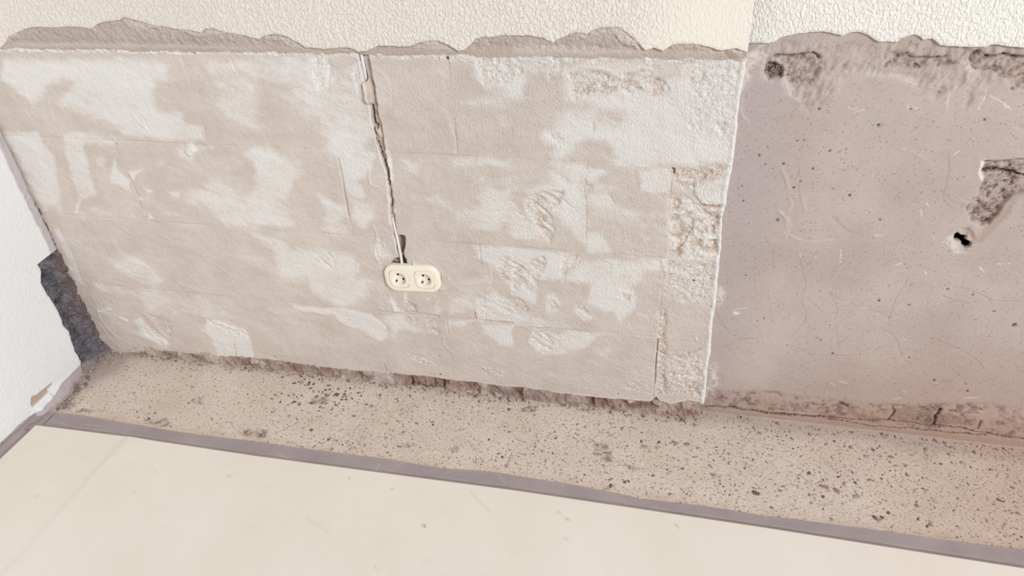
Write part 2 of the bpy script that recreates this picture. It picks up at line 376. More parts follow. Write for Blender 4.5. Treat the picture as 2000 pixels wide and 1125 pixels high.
# --- pale cleaned areas and beige film, in the order they lie on each other
white = [  # (strength, edge blur in mm, outline)
 (.95, 9, S('20 440 280 460 700 470 1200 460 1300 520 1330 620 1200 660 1190 740 1240 870 1430 880 1440 950 1290 1060 1050 1030 900 990 800 920 560 850 450 800 470 750 560 690 560 640 400 640 330 740 230 800 100 700 20 620', A1)),
 (.8, 6, S('20 1040 280 1030 330 1130 40 1130', A1)), (.55, 9, S('500 1050 900 1060 1100 1130 500 1130', A1)),
 (.7, 7, S('1560 480 2000 470 2000 540 1760 570 1640 560', A1)), (.55, 12, S('1640 640 1760 610 2000 600 2000 1020 1800 960 1700 850', A1)),
 (.7, 12, S('240 440 400 420 640 560 760 520 850 800 900 900 930 1050 820 1120 620 960 400 830 280 650 60 560 0 440', A2)),
 (.85, 8, S('540 940 700 990 800 1090 870 1240 700 1230 560 1160', A2)),
 (.45, 5, S('900 530 1040 640 1040 830 960 830 900 640', A2)), (.45, 8, S('1330 500 1480 470 1490 600 1380 570', A2)),
 (.9, 7, S('1690 430 2000 430 2100 600 2000 760 1900 750 1740 640', A2)), (.45, 8, S('1550 830 1800 740 1820 770 1640 830', A2)),
 (.6, 8, S('0 480 260 470 270 560 100 540 20 640', A3)),
 (.85, 8, S('300 500 480 490 1100 470 1330 500 1340 760 1240 800 620 780 430 760 400 600', A3)),
 (.95, 9, S('1320 480 1850 430 1800 740 1770 1130 900 1130 850 1000 900 880 700 810 640 770 1240 770 1300 700', A3)),
 (.75, 9, S('440 880 640 880 700 960 640 1040 450 1125 260 1125 240 1060', A3)), (.6, 7, S('0 670 70 680 60 720 0 740', A3)),
 (.9, 5, S('40 40 300 40 420 230 480 560 350 640 200 380 100 160', B1)), (.9, 5, S('500 60 620 60 700 350 760 530 640 560 590 650 600 520 570 420 520 260', B1)),
 (.5, 5, S('740 190 830 190 830 330 760 290', B1)), (.95, 3, S('890 230 920 330 1000 400 1020 490 850 430', B1)),
 (.95, 2, S('1000 340 1090 330 1030 400', B1)), (.95, 2, S('1110 460 1190 490 1160 510', B1)), (.95, 2, S('1060 520 1110 540 1080 570', B1)),
 (.85, 2, S('1045 570 1090 620 1050 600', B1)), (.95, 2, S('1150 660 1200 710 1150 715', B1)), (.85, 3, S('1320 500 1410 490 1400 540 1340 530', B1)),
 (.5, 4, S('1060 270 1120 300 1090 330', B1)), (.55, 4, S('1220 290 1260 240 1270 310', B1)),
 (.8, 5, S('1370 190 1450 110 1650 160 1520 190 1510 270 1430 230', B1)),
 (.85, 9, S('1430 490 1700 420 1900 550 2000 460 2000 770 1780 760 1600 640 1470 600', B1)), (.9, 4, S('1900 200 1960 160 2050 150 2050 280 1960 260', B1)),
 (.5, 5, S('700 0 800 40 700 50', B1)), (.85, 6, S('930 -40 1570 -20 1600 90 1300 90 950 65', B1)), (.6, 5, S('340 640 480 600 500 660 360 660', B1)),
 (.38, 9, S('590 670 700 600 1000 600 1080 700 1000 760 800 780 700 720', B1)), (.65, 2, S('430 790 470 790 600 1060 660 1230 610 1230 560 1125', B1)),
 (.55, 9, S('820 1020 1080 1000 1300 1190 1200 1240 1000 1180', B1)),
 (.95, 8, S('0 160 100 150 240 250 300 320 290 420 270 560 240 600 310 780 -10 770', B2)), (.5, 8, S('270 230 380 250 380 370 280 400', B2)),
 (.95, 5, S('630 180 930 190 900 320 860 350 800 420 870 520 820 560 720 530 660 350', B2)), (.55, 6, S('520 180 600 190 620 330 570 300', B2)),
 (.8, 7, S('490 520 620 570 690 600 720 690 650 720 700 760 730 830 520 810 530 700 520 600', B2)),
 (.9, 6, S('740 570 860 600 920 640 930 690 840 780 780 760 740 680', B2)), (.85, 6, S('1120 240 1280 290 1270 360 1200 340', B2)),
 (.7, 7, S('1520 230 2000 240 2000 310 1540 290', B2)), (.85, 4, S('1190 510 1250 510 1240 560 1210 580', B2)),
 (.75, 9, S('1260 560 1420 530 1500 600 1560 640 1740 620 1740 500 1800 460 2000 470 2000 740 1740 800 1560 700 1480 620 1380 560', B2)),
 (.95, 4, S('1680 930 2000 920 2100 1000 2000 1080 1880 1060 1740 1000', B2)),
 (.75, 10, S('0 840 200 840 270 950 640 960 700 950 780 1060 780 1125 180 1125 150 980 60 890', B2)), (.7, 4, S('630 850 700 900 660 890', B2)),
 (.6, 6, S('930 850 1000 840 1060 1000 970 1080 930 980', B2)),
 (.88, 8, S('250 60 400 0 620 -40 900 -40 1760 -40 1740 200 1710 290 900 280 830 260 760 110 680 80 560 90 470 200 350 250 310 200 420 110', B3)),
 (.9, 8, S('310 290 560 280 560 900 380 700 280 600 120 560 180 470 320 410', B3)), (.85, 8, S('0 600 100 680 240 800 230 900 0 860', B3)),
 (.75, 7, S('590 310 740 330 640 400 590 420', B3)), (.65, 9, S('590 420 760 480 790 580 990 660 1160 690 1000 700 620 660', B3)),
 (1, 4, S('1000 330 1230 310 1250 400 1220 500 1010 500', B3)), (.9, 5, S('590 820 700 830 780 940 780 980 590 960', B3)),
 (.7, 3, S('880 940 960 960 950 1000', B3)), (.7, 4, S('1000 840 1080 860 1060 910', B3)), (.92, 4, S('-20 945 450 970 380 1100 340 1190 -20 1190', B3)),
 (.85, 6, S('560 1060 700 1030 1180 1040 1160 1120 560 1130', B3)),
 (.55, 9, S('760 230 1200 260 1340 350 1620 340 1800 440 1850 520 1600 480 1300 460 1150 440 1080 330 900 310 780 280', C1)),
 (.85, 5, S('1040 500 1110 480 1160 560 1280 640 1330 690 1290 720 1100 620', C1)), (.9, 4, S('1600 490 1700 500 1900 560 1960 680 1980 790 1700 780 1660 660 1620 600', C1)),
 (.8, 9, S('180 0 780 0 780 180 870 200 860 330 740 370 690 400 430 310 400 180 260 180 170 200', C2)),
 (.95, 3, S('290 380 520 400 760 410 900 450 1000 530 1030 640 960 670 860 600 700 540 600 460 300 420', C2)),
 (.85, 6, S('960 460 1150 450 1200 560 1400 600 1120 580 1060 650 1040 560', C2)), (.85, 4, S('1700 0 2000 0 2000 120 1880 110', C2)),
 (.65, 6, S('1500 340 1700 280 1690 380 1660 450 1500 460', C2)), (.35, 4, S('1530 220 1820 150 1830 230 1700 280 1560 260', C2)),
 (.95, 4, S('1700 330 1850 280 2000 360 2060 520 1740 490', C2)), (.95, 4, S('1760 530 2000 540 2000 700 1900 690 1770 600', C2)),
 (.85, 4, S('1480 500 1720 500 1640 540 1480 560', C2)), (.95, 2, S('1040 300 1140 440 1090 430 1030 350', C2)), (1, 2, S('1150 280 1190 290 1190 350 1160 350', C2)),
 (.95, 2, S('1330 330 1370 310 1360 350', C2)), (.6, 3, S('1390 400 1430 340 1450 450 1400 460', C2)), (.9, 3, S('1420 220 1470 260 1440 270', C2)),
 (.85, 4, S('0 0 430 0 390 100 340 190 200 190 190 400 0 300', C3)),
 (.92, 5, S('440 160 560 40 760 60 900 200 970 320 960 400 850 520 800 440 600 360 620 220 440 180', C3)),
 (.9, 4, S('260 280 330 300 380 370 360 430 270 440', C3)), (.85, 4, S('470 430 500 390 650 480 560 500', C3)),
 (.65, 4, S('0 470 170 470 480 560 460 580 170 555 0 530', C3)), (.9, 4, S('180 570 400 600 420 580 720 610 580 700 500 750 240 780 140 680', C3)),
 (.7, 6, S('640 730 760 720 740 800 660 770', C3)), (.7, 4, S('990 450 1060 470 1080 500', C3)), (.55, 5, S('880 60 1000 50 1020 180 960 240 860 200', C3)),
 (.3, 6, S('1180 100 1500 60 1580 300 1500 360 1300 380 1180 300', C3)), (.4, 5, S('200 900 600 930 640 970 240 950', C3)),
 (.35, 6, S('1200 740 1400 860 1480 1000 1200 1000', C3)), (.5, 4, S('1260 330 1400 400 1420 460 1300 470', B3)), (.65, 4, S('1400 450 1500 400 1680 420 1670 590 1500 600 1420 520', B3)),
 (.6, 8, S('1230 560 1500 540 1640 720 1610 1020 1210 1030 1230 760', B3)),
]
beige = [
 (.8, 7, S('470 200 500 120 620 80 740 110 820 240 540 260', B3)), (.75, 8, S('800 400 980 360 990 600 850 620 780 500', B3)),
 (.65, 4, S('1100 500 1290 500 1335 600 1330 640 1180 640 1090 560', A3)), (.8, 5, S('190 200 280 150 330 180 270 260 250 460 150 480 200 330', C3)),
 (.8, 4, S('360 200 620 220 600 320 500 310 470 440 370 360', C3)), (.6, 8, S('680 740 800 720 900 780 1180 900 1180 1000 900 980 780 940', B3)),
 (.5, 5, S('30 870 180 850 240 900 220 940 40 920', B3)), (.55, 6, S('460 840 560 830 560 960 440 950', B3)),
 (.5, 8, S('690 180 800 160 830 260 720 330 680 260', A1)), (.5, 6, S('140 400 300 410 280 450 140 440', A1)), (.6, 5, S('730 410 1100 410 1110 440 800 460', A1)),
 (.4, 8, S('1240 720 1330 640 1390 760 1290 860', A1)),
]
for op, bl, q in white: sh.paint(0, sh.poly(q, bl * .0023), 1.0, op)
for op, bl, q in beige: sh.paint(0, sh.poly(q, bl * .0016), 0.0, op)
# soft trowel streaks everywhere
st = fbm(X * .35, Z, .028, 4, 21, .6); lo = fbm(X, Z, .16, 4, 23)
for i in range(90):          # faint trowel swipes
    cx_, cz_ = rng.uniform(-1.75, .05), rng.uniform(.1, .95); a_ = math.radians(rng.normal(-14, 22)); l_, w_ = rng.uniform(.03, .11), rng.uniform(.008, .03)
    t_ = np.linspace(0, 2 * np.pi, 11)[:-1]; u_, v_ = l_ * np.cos(t_), w_ * np.sin(t_)
    q = np.stack([cx_ + u_ * math.cos(a_) - v_ * math.sin(a_), cz_ + u_ * math.sin(a_) + v_ * math.cos(a_)], 1)
    sh.paint(0, sh.poly(q, w_ * .8, True, False), float(rng.random() < .55), rng.uniform(.15, .38))
ca, sa = math.cos(math.radians(-16)), math.sin(math.radians(-16))
s2 = fbm((X * ca + Z * sa) * .28, -X * sa + Z * ca, .016, 5, 26, .62)
w0 = sh.M[..., 0]; fn = fbm(X * .6, Z, .010, 4, 24, .65)
w0 = sst(.02, 1.0, w0 + (.45 * st + .35 * fn + .55 * s2) * (.30 + 1.5 * w0 * (1 - w0)) + .10 * lo + .13 * sst(-.65, -.2, X) * sst(.15, .4, Z))
sh.M[..., 0] = np.clip(w0 * (.80 + .2 * lo + .15 * s2), 0, 1)
# crumbly white line along the top of the blocks
zt = ZR[4] - Z
cr = (1 - sst(.010, .022, zt + .012 * fbm(X, Z, .025, 3, 31))) * sst(-.5, .0, fbm(X, Z * 0, .09, 2, 33) + np.where(X > -.9, .4, 0.05)) * np.where(X > -.9, 1, sst(.016, .010, zt))
sh.M[..., 0] = np.maximum(sh.M[..., 0], cr * (.8 + .4 * fbm(X, Z, .01, 2, 34))); sh.M[..., 2] = np.maximum(sh.M[..., 2], cr * sst(.1, .5, fbm(X, Z, .008, 2, 36)) * .6)
sh.M[..., 1] = np.maximum(sh.M[..., 1], cr)
H += cr * (.0030 * fbm(X, Z, .008, 3, 35) + .0006)
# base unevenness
H += .0012 * fbm(X, Z, .14, 3, 40) + .0009 * fbm(X, Z, .024, 3, 41) + .0008 * s2
H -= .0004 * sh.M[..., 0]
rx = sst(-.5, .05, X); H += rx * .0003 * fbm(X, Z, .007, 3, 43)
# --- rough, scraped and gouged spots
R_ = sh.rough
R_(S('380 540 440 430 540 430 620 580 600 640 560 690 520 720 470 715 430 600', A2), .002, .0022, 75, .006, white=.9)
R_(S('760 500 800 480 840 640 850 740 800 720 750 600', A2), .001, .0022, 75, .006, white=.9)
R_(S('1700 440 2000 430 2080 560 1980 650 1760 650', A2), .0025, .0024, None, .006, white=.75, brown=.25)
R_(S('310 440 370 440 380 540 340 640 290 630 280 520', A3), .004, .001, 75, .008, brown=.7, white=.6)
R_(S('450 560 560 540 800 580 930 540 1050 560 1180 640 1230 720 1180 760 900 740 860 700 700 750 460 760', A3), .003, .0024, None, .006, brown=.55, white=.45)
R_(S('1360 500 1800 470 1740 1110 1560 1080 1330 1000 1420 800', A3), .0002, .0016, None, .0065, .015, brown=.08)
R_(S('1380 540 1540 540 1560 680 1400 690', A3), .001, .0018, None, .006, brown=.35)
R_(S('1600 990 1680 975 1630 1035', A3), .004, .001, None, .006, brown=.7)
R_(S('620 960 660 980 650 1010', A3), .003, .001, None, .006, brown=.5)
R_(S('250 1020 330 1010 410 1080 400 1120 340 1110', A3), .002, .0018, -35, .005, white=.9, brown=.25)
R_(S('1520 920 1550 920 1560 1080 1540 1030', A2), .0025, .001, 80, .006, brown=.45)
R_(S('1450 120 1490 110 1520 180 1480 210 1440 180', B1), -.003, .002, 60, .008, white=.9)
R_(S('450 1040 560 970 640 1080 600 1100', B2), .002, .0018, -50, .006, white=.75, brown=.3)
R_(S('930 850 1000 840 1010 1000 960 1080 930 980', B2), .001, .0018, None, .008)
R_(S('120 550 200 510 390 490 370 570 280 650 330 780 290 900 240 830 110 640', B3), .004, .0032, -38, .0065, brown=.55, white=.6)
R_(S('340 360 400 370 470 430 430 450', B3), .002, .002, -40, .006, brown=.4)
R_(S('390 560 520 640 500 660 400 600', B3), .002, .002, -38, .006, brown=.4)
R_(S('0 640 100 690 240 800 200 800 60 720', B3), .001, .0022, -32, .006, brown=.2)
R_(S('580 430 640 440 620 510 590 520', B3), .002, .002, None, .006, brown=.35)
R_(S('740 510 790 550 780 580', B3), .002, .0015, None, .006, brown=.3)
R_(S('400 1000 480 980 540 1010 530 1080 450 1130 400 1200 370 1130', B3), .003, .0024, 60, .006, brown=.4, white=.6)
R_(S('0 1000 90 1070 60 1125 0 1110', B3), .0015, .002, -35, .006, brown=.2)
R_(S('880 940 960 960 950 1000 900 980', B3), .0015, .002, None, .005)
R_(S('0 100 180 30 240 0 260 60 200 180 140 280 60 240 0 300', C3), .003, .0026, -35, .006, brown=.5, white=.55)
R_(S('0 330 80 350 150 450 60 440', C3), .002, .0022, -35, .006, brown=.35)
R_(S('260 350 310 350 370 420 280 430', C3), .003, .0022, None, .006, brown=.4)
R_(S('870 300 930 310 920 350 880 340', C3), .003, .001, None, .005, brown=.6)
R_(S('190 560 280 560 340 640 300 740 170 700 140 660', C3), .002, .0022, -35, .006, brown=.25)
R_(S('480 360 560 380 650 470 560 490', C3), .001, .002, -35, .006, brown=.15)
R_(S('1860 0 2000 0 2100 220 2000 230 1900 180', C2), .001, .0022, -25, .006, brown=.2)
R_(S('1720 300 2000 330 2000 500 1760 480', C2), .001, .0016, -20, .006, brown=.12)
R_(S('1030 300 1140 440 1080 440', C2), -.002, .0018, -60, .008)
R_(S('1170 340 1250 400 1240 440 1150 430', C2), .004, .0022, -60, .008, brown=.5)
R_(S('1160 460 1240 470 1270 540 1210 550', C2), .0005, .0022, None, .007)
R_(S('1330 480 1410 480 1415 610 1340 580', C2), .002, .0022, None, .007, brown=.2)
R_(S('1420 220 1490 230 1480 270 1430 275', C2), -.001, .0022, None, .008)
R_(S('940 0 1000 0 1030 60 980 70', C2), .0, .002, None, .007)
R_(S('1100 480 1280 640 1330 560 1300 680 1260 700 1120 610', C1), .002, .0015, -45, .007)
R_(S('1140 440 1320 510 1330 640 1290 640 1170 480', C1), .0025, .001, -40, .009, brown=.25)
R_(S('1600 480 1700 500 1780 490 1920 590 1930 640 1760 600 1690 600', C1), .0015, .0018, -25, .006)
R_(S('1170 750 1350 800 1420 850 1380 880 1200 800', C2), .0005, .0012, -25, .007)
R_(S('1750 850 1950 900 1930 960 1760 900', C2), .0, .0014, -20, .007)
R_(S('860 960 1060 1000 1070 1090 880 1040', C3), .0008, .0014, -25, .007)
R_(S('190 560 420 600 390 740 240 780', C3), .0002, .0014, None, .006)
# infill column beside the edge: broken mortar and chips
R_(S('1260 320 1700 300 1690 400 1500 410 1420 470 1340 470 1260 420', B3), .002, .0034, None, .009, brown=.5)
R_(S('1250 560 1330 520 1420 590 1640 640 1610 1010 1210 1020 1230 760', B3), .003, .0042, None, .012, brown=.6, white=.7)
R_(S('1490 680 1640 640 1610 1000 1560 960 1540 800', B3), .003, .0036, None, .010, brown=.8, white=.4)
R_(S('1210 30 1600 50 1590 360 1400 380 1180 300', C3), .001, .0016, None, .008, brown=.15)
R_(S('1150 780 1400 740 1530 860 1500 1080 1130 1060', C3), .001, .0026, None, .009, brown=.15)
R_(S('1140 430 1200 420 1190 1080 1120 1080 1150 660', C3), .003, .0028, None, .010, brown=.55)
R_(S('1370 980 1440 980 1460 1090 1360 1080', C3), .002, .0016, None, .008, brown=.8)
sh.add(sh.poly(S('1420 450 1500 400 1690 420 1672 590 1500 600 1420 520', B3), .003, False), .004)
sh.paint(1, sh.poly(S('1420 450 1500 400 1690 420 1672 590 1500 600 1420 520', B3), .003, False), 0, 1)
for r_ in (18, 25, 31):
    t_ = np.radians(np.arange(120, 290, 12)); sh.add(sh.line(np.stack([1393 + r_ * np.cos(t_) * .95, 375 - r_ * np.sin(t_)], 1), .0018), .0012)
sh.add(sh.line(S('1260 680 1380 700 1410 770 1350 870 1310 920 1300 1000', B3), .0022, .004, True), -.003)
sh.paint(2, sh.line(S('1260 680 1380 700 1410 770 1350 870 1310 920 1300 1000', B3), .0025, .006, True), 1, .8)
sh.add(sh.line(S('1150 750 1210 780 1300 780 1400 750 1480 730', C3), .002, warped=True), -.004)
sh.add(sh.line(S('1490 600 1560 610 1660 630', B3), [.002, .004, .004]), -.006); sh.paint(2, sh.line(S('1490 600 1560 610 1660 630', B3), .004), 1, .8)
# bead of white plaster down the outer edge
be = sst(.013, .006, xe - X + .004 * fbm(X, Z, .03, 3, 44))
sh.M[..., 0] = np.maximum(sh.M[..., 0], be * .95); sh.M[..., 2] *= (1 - be); H += be * (.0015 + .0012 * fbm(X, Z, .015, 3, 45))
H -= .006 * sst(.004, 0, xe - X)

lip = sst(.009, .002, Z - zb[None, :] + .003 * fbm(X, Z, .01, 2, 47)); sh.M[..., 0] = np.maximum(sh.M[..., 0], lip * .95 * sst(-.9, -.4, X)); H -= .002 * sst(.004, 0, Z - zb[None, :])
# --- joints between blocks
JX = [[-1.243, -.583], [-1.11, -.468], [-1.455, -.817, -.195], [-1.171, -.5015]]
RIGHT = [-.0018, -.0018, -.0018, None]
jw = .0016
joint = np.zeros_like(H)
jn = sst(-.15, .45, fbm(X, Z, .10, 3, 60))
for r in range(1, 4):
    dz = np.abs(Z - ZR[r] - .0012 * fbm(X, Z * 0, .05, 2, 61 + r))
    lim = X < .012 if r < 3 else X < .09
    joint = np.maximum(joint, (1 - sst(jw * .4, jw * 2.0, dz)) * (.22 + .78 * jn) * lim)
ji = []
for r in range(4):
    cuts = []
    j0, j1 = rowj[r], rowj[r + 1]
    for xj in JX[r] + ([RIGHT[r]] if RIGHT[r] is not None else []):
        i = int(round((xj - x0) / dx)); cuts.append(i)
        zz = np.arange(j0, j1 + 1)
        d = np.abs(X[j0:j1 + 1] - xs[i] - .001 * fbm(Z[j0:j1 + 1], Z[j0:j1 + 1] * 0, .05, 2, 66 + i))
        a = .08 if xj not in (-.0018, -.195, -.817) else .35
        joint[j0:j1 + 1] = np.maximum(joint[j0:j1 + 1], (1 - sst(jw * .4, jw * 2.0, d)) * (a + (1 - a) * jn[j0:j1 + 1]))
    ji.append(cuts)
H -= .0016 * joint
sh.M[..., 2] = np.maximum(sh.M[..., 2], .22 * joint)
for r in range(4):          # blocks sit a hair in or out of line
    c = [0] + ji[r] + [nu - 1]
    for a_, b_ in zip(c[:-1], c[1:]):
        H[rowj[r]:rowj[r + 1] + (r == 3), a_:b_] += random.uniform(-.0005, .0005)
# open joint spots
for q, w_, d_ in ((S('1255 318 1262 330 1260 355', B3), .0022, .010), (S('1130 650 1132 700 1120 850 1112 1000', C3), .0015, .005), (S('570 400 565 500 572 560', B3), .0018, .0018),
                  (S('640 240 660 340 690 500 720 690', B2), .0016, .0025), (S('1705 440 1720 490 1850 510 2000 525', C2), .0016, .004), (S('1170 435 1250 440 1290 450 1420 470', C2), .0016, .004),
                  (S('130 555 300 565 460 580 620 600', C3), .0014, .003), (S('980 340 1050 470 1100 620', B1), .0014, .002), (S('1820 690 1840 790', C1), .002, .003), (S('1000 840 1015 910', C2), .0016, .003)):
    sh.add(sh.line(q, w_), -d_); sh.paint(2, sh.line(q, w_ * 1.1), 1, .4)
# trowel arcs, ridges and scratches
for q, w_, d_ in ((S('890 520 980 570 1035 660 1045 760 1040 830', A2), .0018, .0010), (S('690 600 720 540 780 510', A2), .0022, .0008), (S('190 660 200 740 240 820', A1), .002, .0010), (S('370 780 400 870 435 945', A1), .0016, .0012),
                  (S('1800 470 1830 540 1860 580', A1), .002, -.0016), (S('1040 905 1090 960 1150 1010', A1), .002, .0016), (S('1100 900 1130 950 1155 1010', A1), .0016, -.0018), (S('190 860 240 930', A1), .0018, .0008),
                  (S('880 310 880 390 900 440 965 460', B2), [.001, .0022, .0024, .001], .0024), (S('960 770 1000 820', B1), .0018, .0016), (S('780 440 880 480 980 540 1010 600', C2), .0014, .0008),
                  (S('1820 80 1830 200 1800 260 1720 290', C2), .0018, .0010), (S('1525 200 1570 260 1640 280', C2), .0018, .0008), (S('1385 420 1400 370 1430 340', C2), .0018, .0010), (S('1455 620 1470 690 1530 750', C2), .0022, .0009),
                  (S('760 430 790 500 860 590 940 650', C1), .0025, .0014), (S('800 560 850 630 950 680', C1), .002, .0012), (S('1580 90 1620 150 1690 200', C1), .0012, .0008), (S('1720 90 1790 150 1850 190', C1), .0014, .0010),
                  (S('800 60 780 120 790 200', C3), .0018, .0010), (S('1540 260 1620 260 1700 290', B3), .003, .0012), (S('1510 300 1600 300 1690 310', B3), .0022, -.0012),
                  (S('1340 30 1420 90 1510 180', C2), .0018, .0014), (S('1440 120 1490 170 1520 220', C2), .0018, .0014), (S('960 610 1060 700 1130 760', C3), .0012, .0006), (S('790 1050 780 1125', B2), .0018, .0012),
                  (S('910 760 940 830 935 900 925 980 960 1060', B2), .0022, .0016), (S('985 780 1020 810 1060 830', B2), .0012, .0012)):
    sh.add(sh.line(q, np.asarray(w_) * 1.3, .004), d_ * .75); sh.paint(0, sh.line(q, w_, .004, True), .9, .35 if d_ > 0 else 0)
for q, r_, d_ in ((S('760 430 860 420', C1), .006, .004), (S('935 490 985 505', C1), .006, .003), (S('110 600 150 605', C2), .002, .0014), (S('310 615 330 635', C2), .003, .0016), (S('1660 455 1760 395', B2), .003, .003),
                  (S('1640 155 1655 160', B1), .004, .002), (S('1430 640 1440 650', C3), .004, .003), (S('1180 40 1190 110', C3), .006, .004), (S('1060 840 1090 960', B2), .003, .002)):
    sh.add(sh.line(q, r_ * .6, r_ * 1.8, True), d_); sh.paint(0, sh.line(q, r_ * .6, r_ * 2.4, True), 1, .75)
for x_, y_, r_ in ((240, 668, 1.6), (536, 697, 1.8), (858, 695, 1.3), (859, 731, 2.4), (379, 103, 1.6), (227, 281, 1.3), (1206, 770, 1.8), (1354, 549, 1.7), (873, 114, 2.5), (852, 545, 0)):
    if r_: b_ = sh.line(np.array([[x_, y_], [x_ + .5, y_ + .5]]), r_ * .0012); sh.add(b_, -.008); sh.paint(3, b_, 1, .8)
for q in range(26):
    xx, yy = rng.uniform(1298, 1390), rng.uniform(512, 600); b_ = sh.line(np.array([[xx, yy], [xx + 1, yy]]), rng.uniform(.0006, .0014)); sh.add(b_, -.003); sh.paint(3, b_, 1, .6)

# --- cable chase running down to the socket
gp = S('708,98 712,125 717,150 722,175 727,205 733,235 739,262 746,295 753,325 758,350 762,380 766,410 769,435 774,460 780,485 785,515')
gw = np.array([9, 7.5, 7, 8, 8, 8, 6.5, 6.5, 5.5, 4, 3.5, 4, 3.5, 4.5, 7, 8]) * .00125
b_, m_ = sh.line(gp, gw, .004, True)
n_ = fbm(X[b_], Z[b_], .02, 3, 80)
H[b_] -= m_ * np.where(Z[b_] > .86, .011, .008) * (1 + .35 * n_)
sh.M[b_][..., 2] = np.maximum(sh.M[b_][..., 2], m_ * np.clip(.55 + .3 * n_, 0, 1)); sh.M[b_][..., 0] *= 1 - m_ * .6
for q, w_ in ((S('795 405 815 480 835 560 850 630', A2), .0026), (S('898 835 905 900 920 970', A2), .0028), (S('935 970 945 1000', A2), .0024), (S('1050 500 1060 560 1048 620', B2), .0014), (S('920 0 950 130 1000 280 1020 350 1035 450', B2), .0015)):
    sh.add(sh.line(q, w_), -.012); sh.paint(3, sh.line(q, w_), 1, .8)
for q, w_, d_ in ((S('855 650 870 720 885 800', A2), .007, .010), (S('940 1000 960 1060', A2), .006, .007), (S('1010 180 1040 300 1050 400', B2), .002, .004), (S('1000 90 1020 200', B2), .0016, .005), (S('1060 580 1075 660', B2), .003, .005)):
    sh.add(sh.line(q, w_, .004, True), d_); sh.paint(0, sh.line(q, w_ * .8, .004, True), .8, .6)
for q in (S('790 400 800 480 830 560 845 640', A2), S('890 830 900 920 920 1000 935 1110', A2), S('935 60 960 180 1000 310 1030 420 1040 560 1055 760', B2), S('1045 190 1060 320 1075 420', B2)):   # pale broken lips of the chase
    q = q - np.array([2.5, 0]); sh.add(sh.line(q, .0022, .002, True), .0016); sh.paint(0, sh.line(q, .0028, .003, True), 1, .8)
# cavity beside the cable and hollow round the socket box
b_ = sh.poly(S('776,463 784,460 790,462 791,478 787,492 781,499 776,485'), .003, False); sh.add(b_, -.016); sh.paint(2, b_, 1, 1); sh.paint(3, b_, 1, .25)
b_ = sh.poly(S('763,518 764,512 770,505 777,505 781,501 790,503 796,518 830,519 836,530 790,545 765,535'), .002); sh.add(b_, -.018); sh.paint(2, b_, 1, .6); sh.paint(3, b_, 1, .3)
b_ = sh.poly(S('764,530 772,524 830,526 846,534 850,552 842,563 830,566 782,563 768,556 760,545'), .003, False); sh.add(b_, -.020)
b_ = sh.poly(S('855,541 860,540 861,550 856,552'), .0015, False); sh.add(b_, -.015); sh.paint(3, b_, 1, .7)
for q, r_ in ((S('787,507 791,514'), .006), (S('768,512 770,513'), .003), (S('774,514 776,516'), .004), (S('808,515 812,516'), .002), (S('822,516 826,517'), .002)):
    sh.add(sh.line(q, r_, .003, True), .009); sh.paint(0, sh.line(q, r_, .003, True), .9, .9)

sh.M[..., :] = np.clip(sh.M, 0, 1)
P = np.stack([X, -H, Z], -1)

wall_back = box_obj('wall_back', (-1.86, .028, -.06), (.10, .14, 1.9), MM)
tag(wall_back, 'back wall of gypsum blocks stripped of plaster, cream paint left above', kind='structure')
for r in range(4):
    c = [0] + ji[r] + [nu - 1]
    for n, (a_, b2) in enumerate(zip(c[:-1], c[1:])):
        infill = RIGHT[r] is not None and n == len(c) - 2
        if infill: continue
        grid_obj('gypsum_block', P[rowj[r]:rowj[r + 1] + 1, a_:b2 + 1], sh.M[rowj[r]:rowj[r + 1] + 1, a_:b2 + 1], MG, wall_back, (0, .05, 0))
ic = ji[0][-1]              # the column of broken infill pieces between blocks and edge
zi = [ZR[0]] + [W(np.array([[1340, y]]))[0, 1] for y in (696, 509)] + [ZR[3]]
ij = [0] + [int(round((z - ZR[0]) / .002)) for z in zi[1:-1]] + [rowj[3]]
for a_, b2 in zip(ij[:-1], ij[1:]):
    grid_obj('infill_block', P[a_:b2 + 1, ic:], sh.M[a_:b2 + 1, ic:], MG, wall_back, (0, .05, 0))

# --- crumbling mortar bed under the lowest blocks
mx = np.arange(-1.83, .128, .002); mv = np.linspace(0, 1, 40)
MX, MV = np.meshgrid(mx, mv); MZ = -.02 + MV * .105
ms = Sheet(MX, MZ, W, .004, .02, 9)
big = fbm(MX, MZ * .5, .07, 3, 95)
f1, f2, idv = cells(MX + .016 * fbm(MX, MZ, .02, 3, 3), MZ * .7 + .012 * fbm(MX, MZ, .02, 3, 13), .034, 4)
rdg = 1 - np.abs(fbm(MX + .3 * MZ, MZ * .8, .030, 4, 99, .6)) * 2
chk = sst(.15, .5, fbm(MX, MZ * .6, .045, 3, 93))         # pockets where mortar has fallen out
ms.H = (-.004 + .006 * big + .006 * (idv - .5) + .0075 * fbm(MX, MZ, .014, 4, 96, .75) + .004 * rdg - .012 * chk).astype(np.float32)
ms.H += .006 * sst(.012, -.008, MZ)
ms.H = np.minimum(ms.H, .003)
ms.H -= .010 * sst(.035, .06, MZ)                         # behind the block feet
ms.M[..., 0] = np.clip(sst(.55, .9, idv) * .7 + .3 * fbm(MX, MZ, .02, 2, 97), 0, 1)
ms.M[..., 2] = np.clip(.35 - big * .6 + .7 * fbm(MX, MZ * .7, .02, 4, 98, .7) + .2 * sst(-.3, .1, MX) + .3 * chk, 0, 1)
ms.M[..., 3] = .45 * (1 - sst(.01, .07, f2 - f1)) * sst(.1, .5, fbm(MX, MZ, .05, 2, 94))
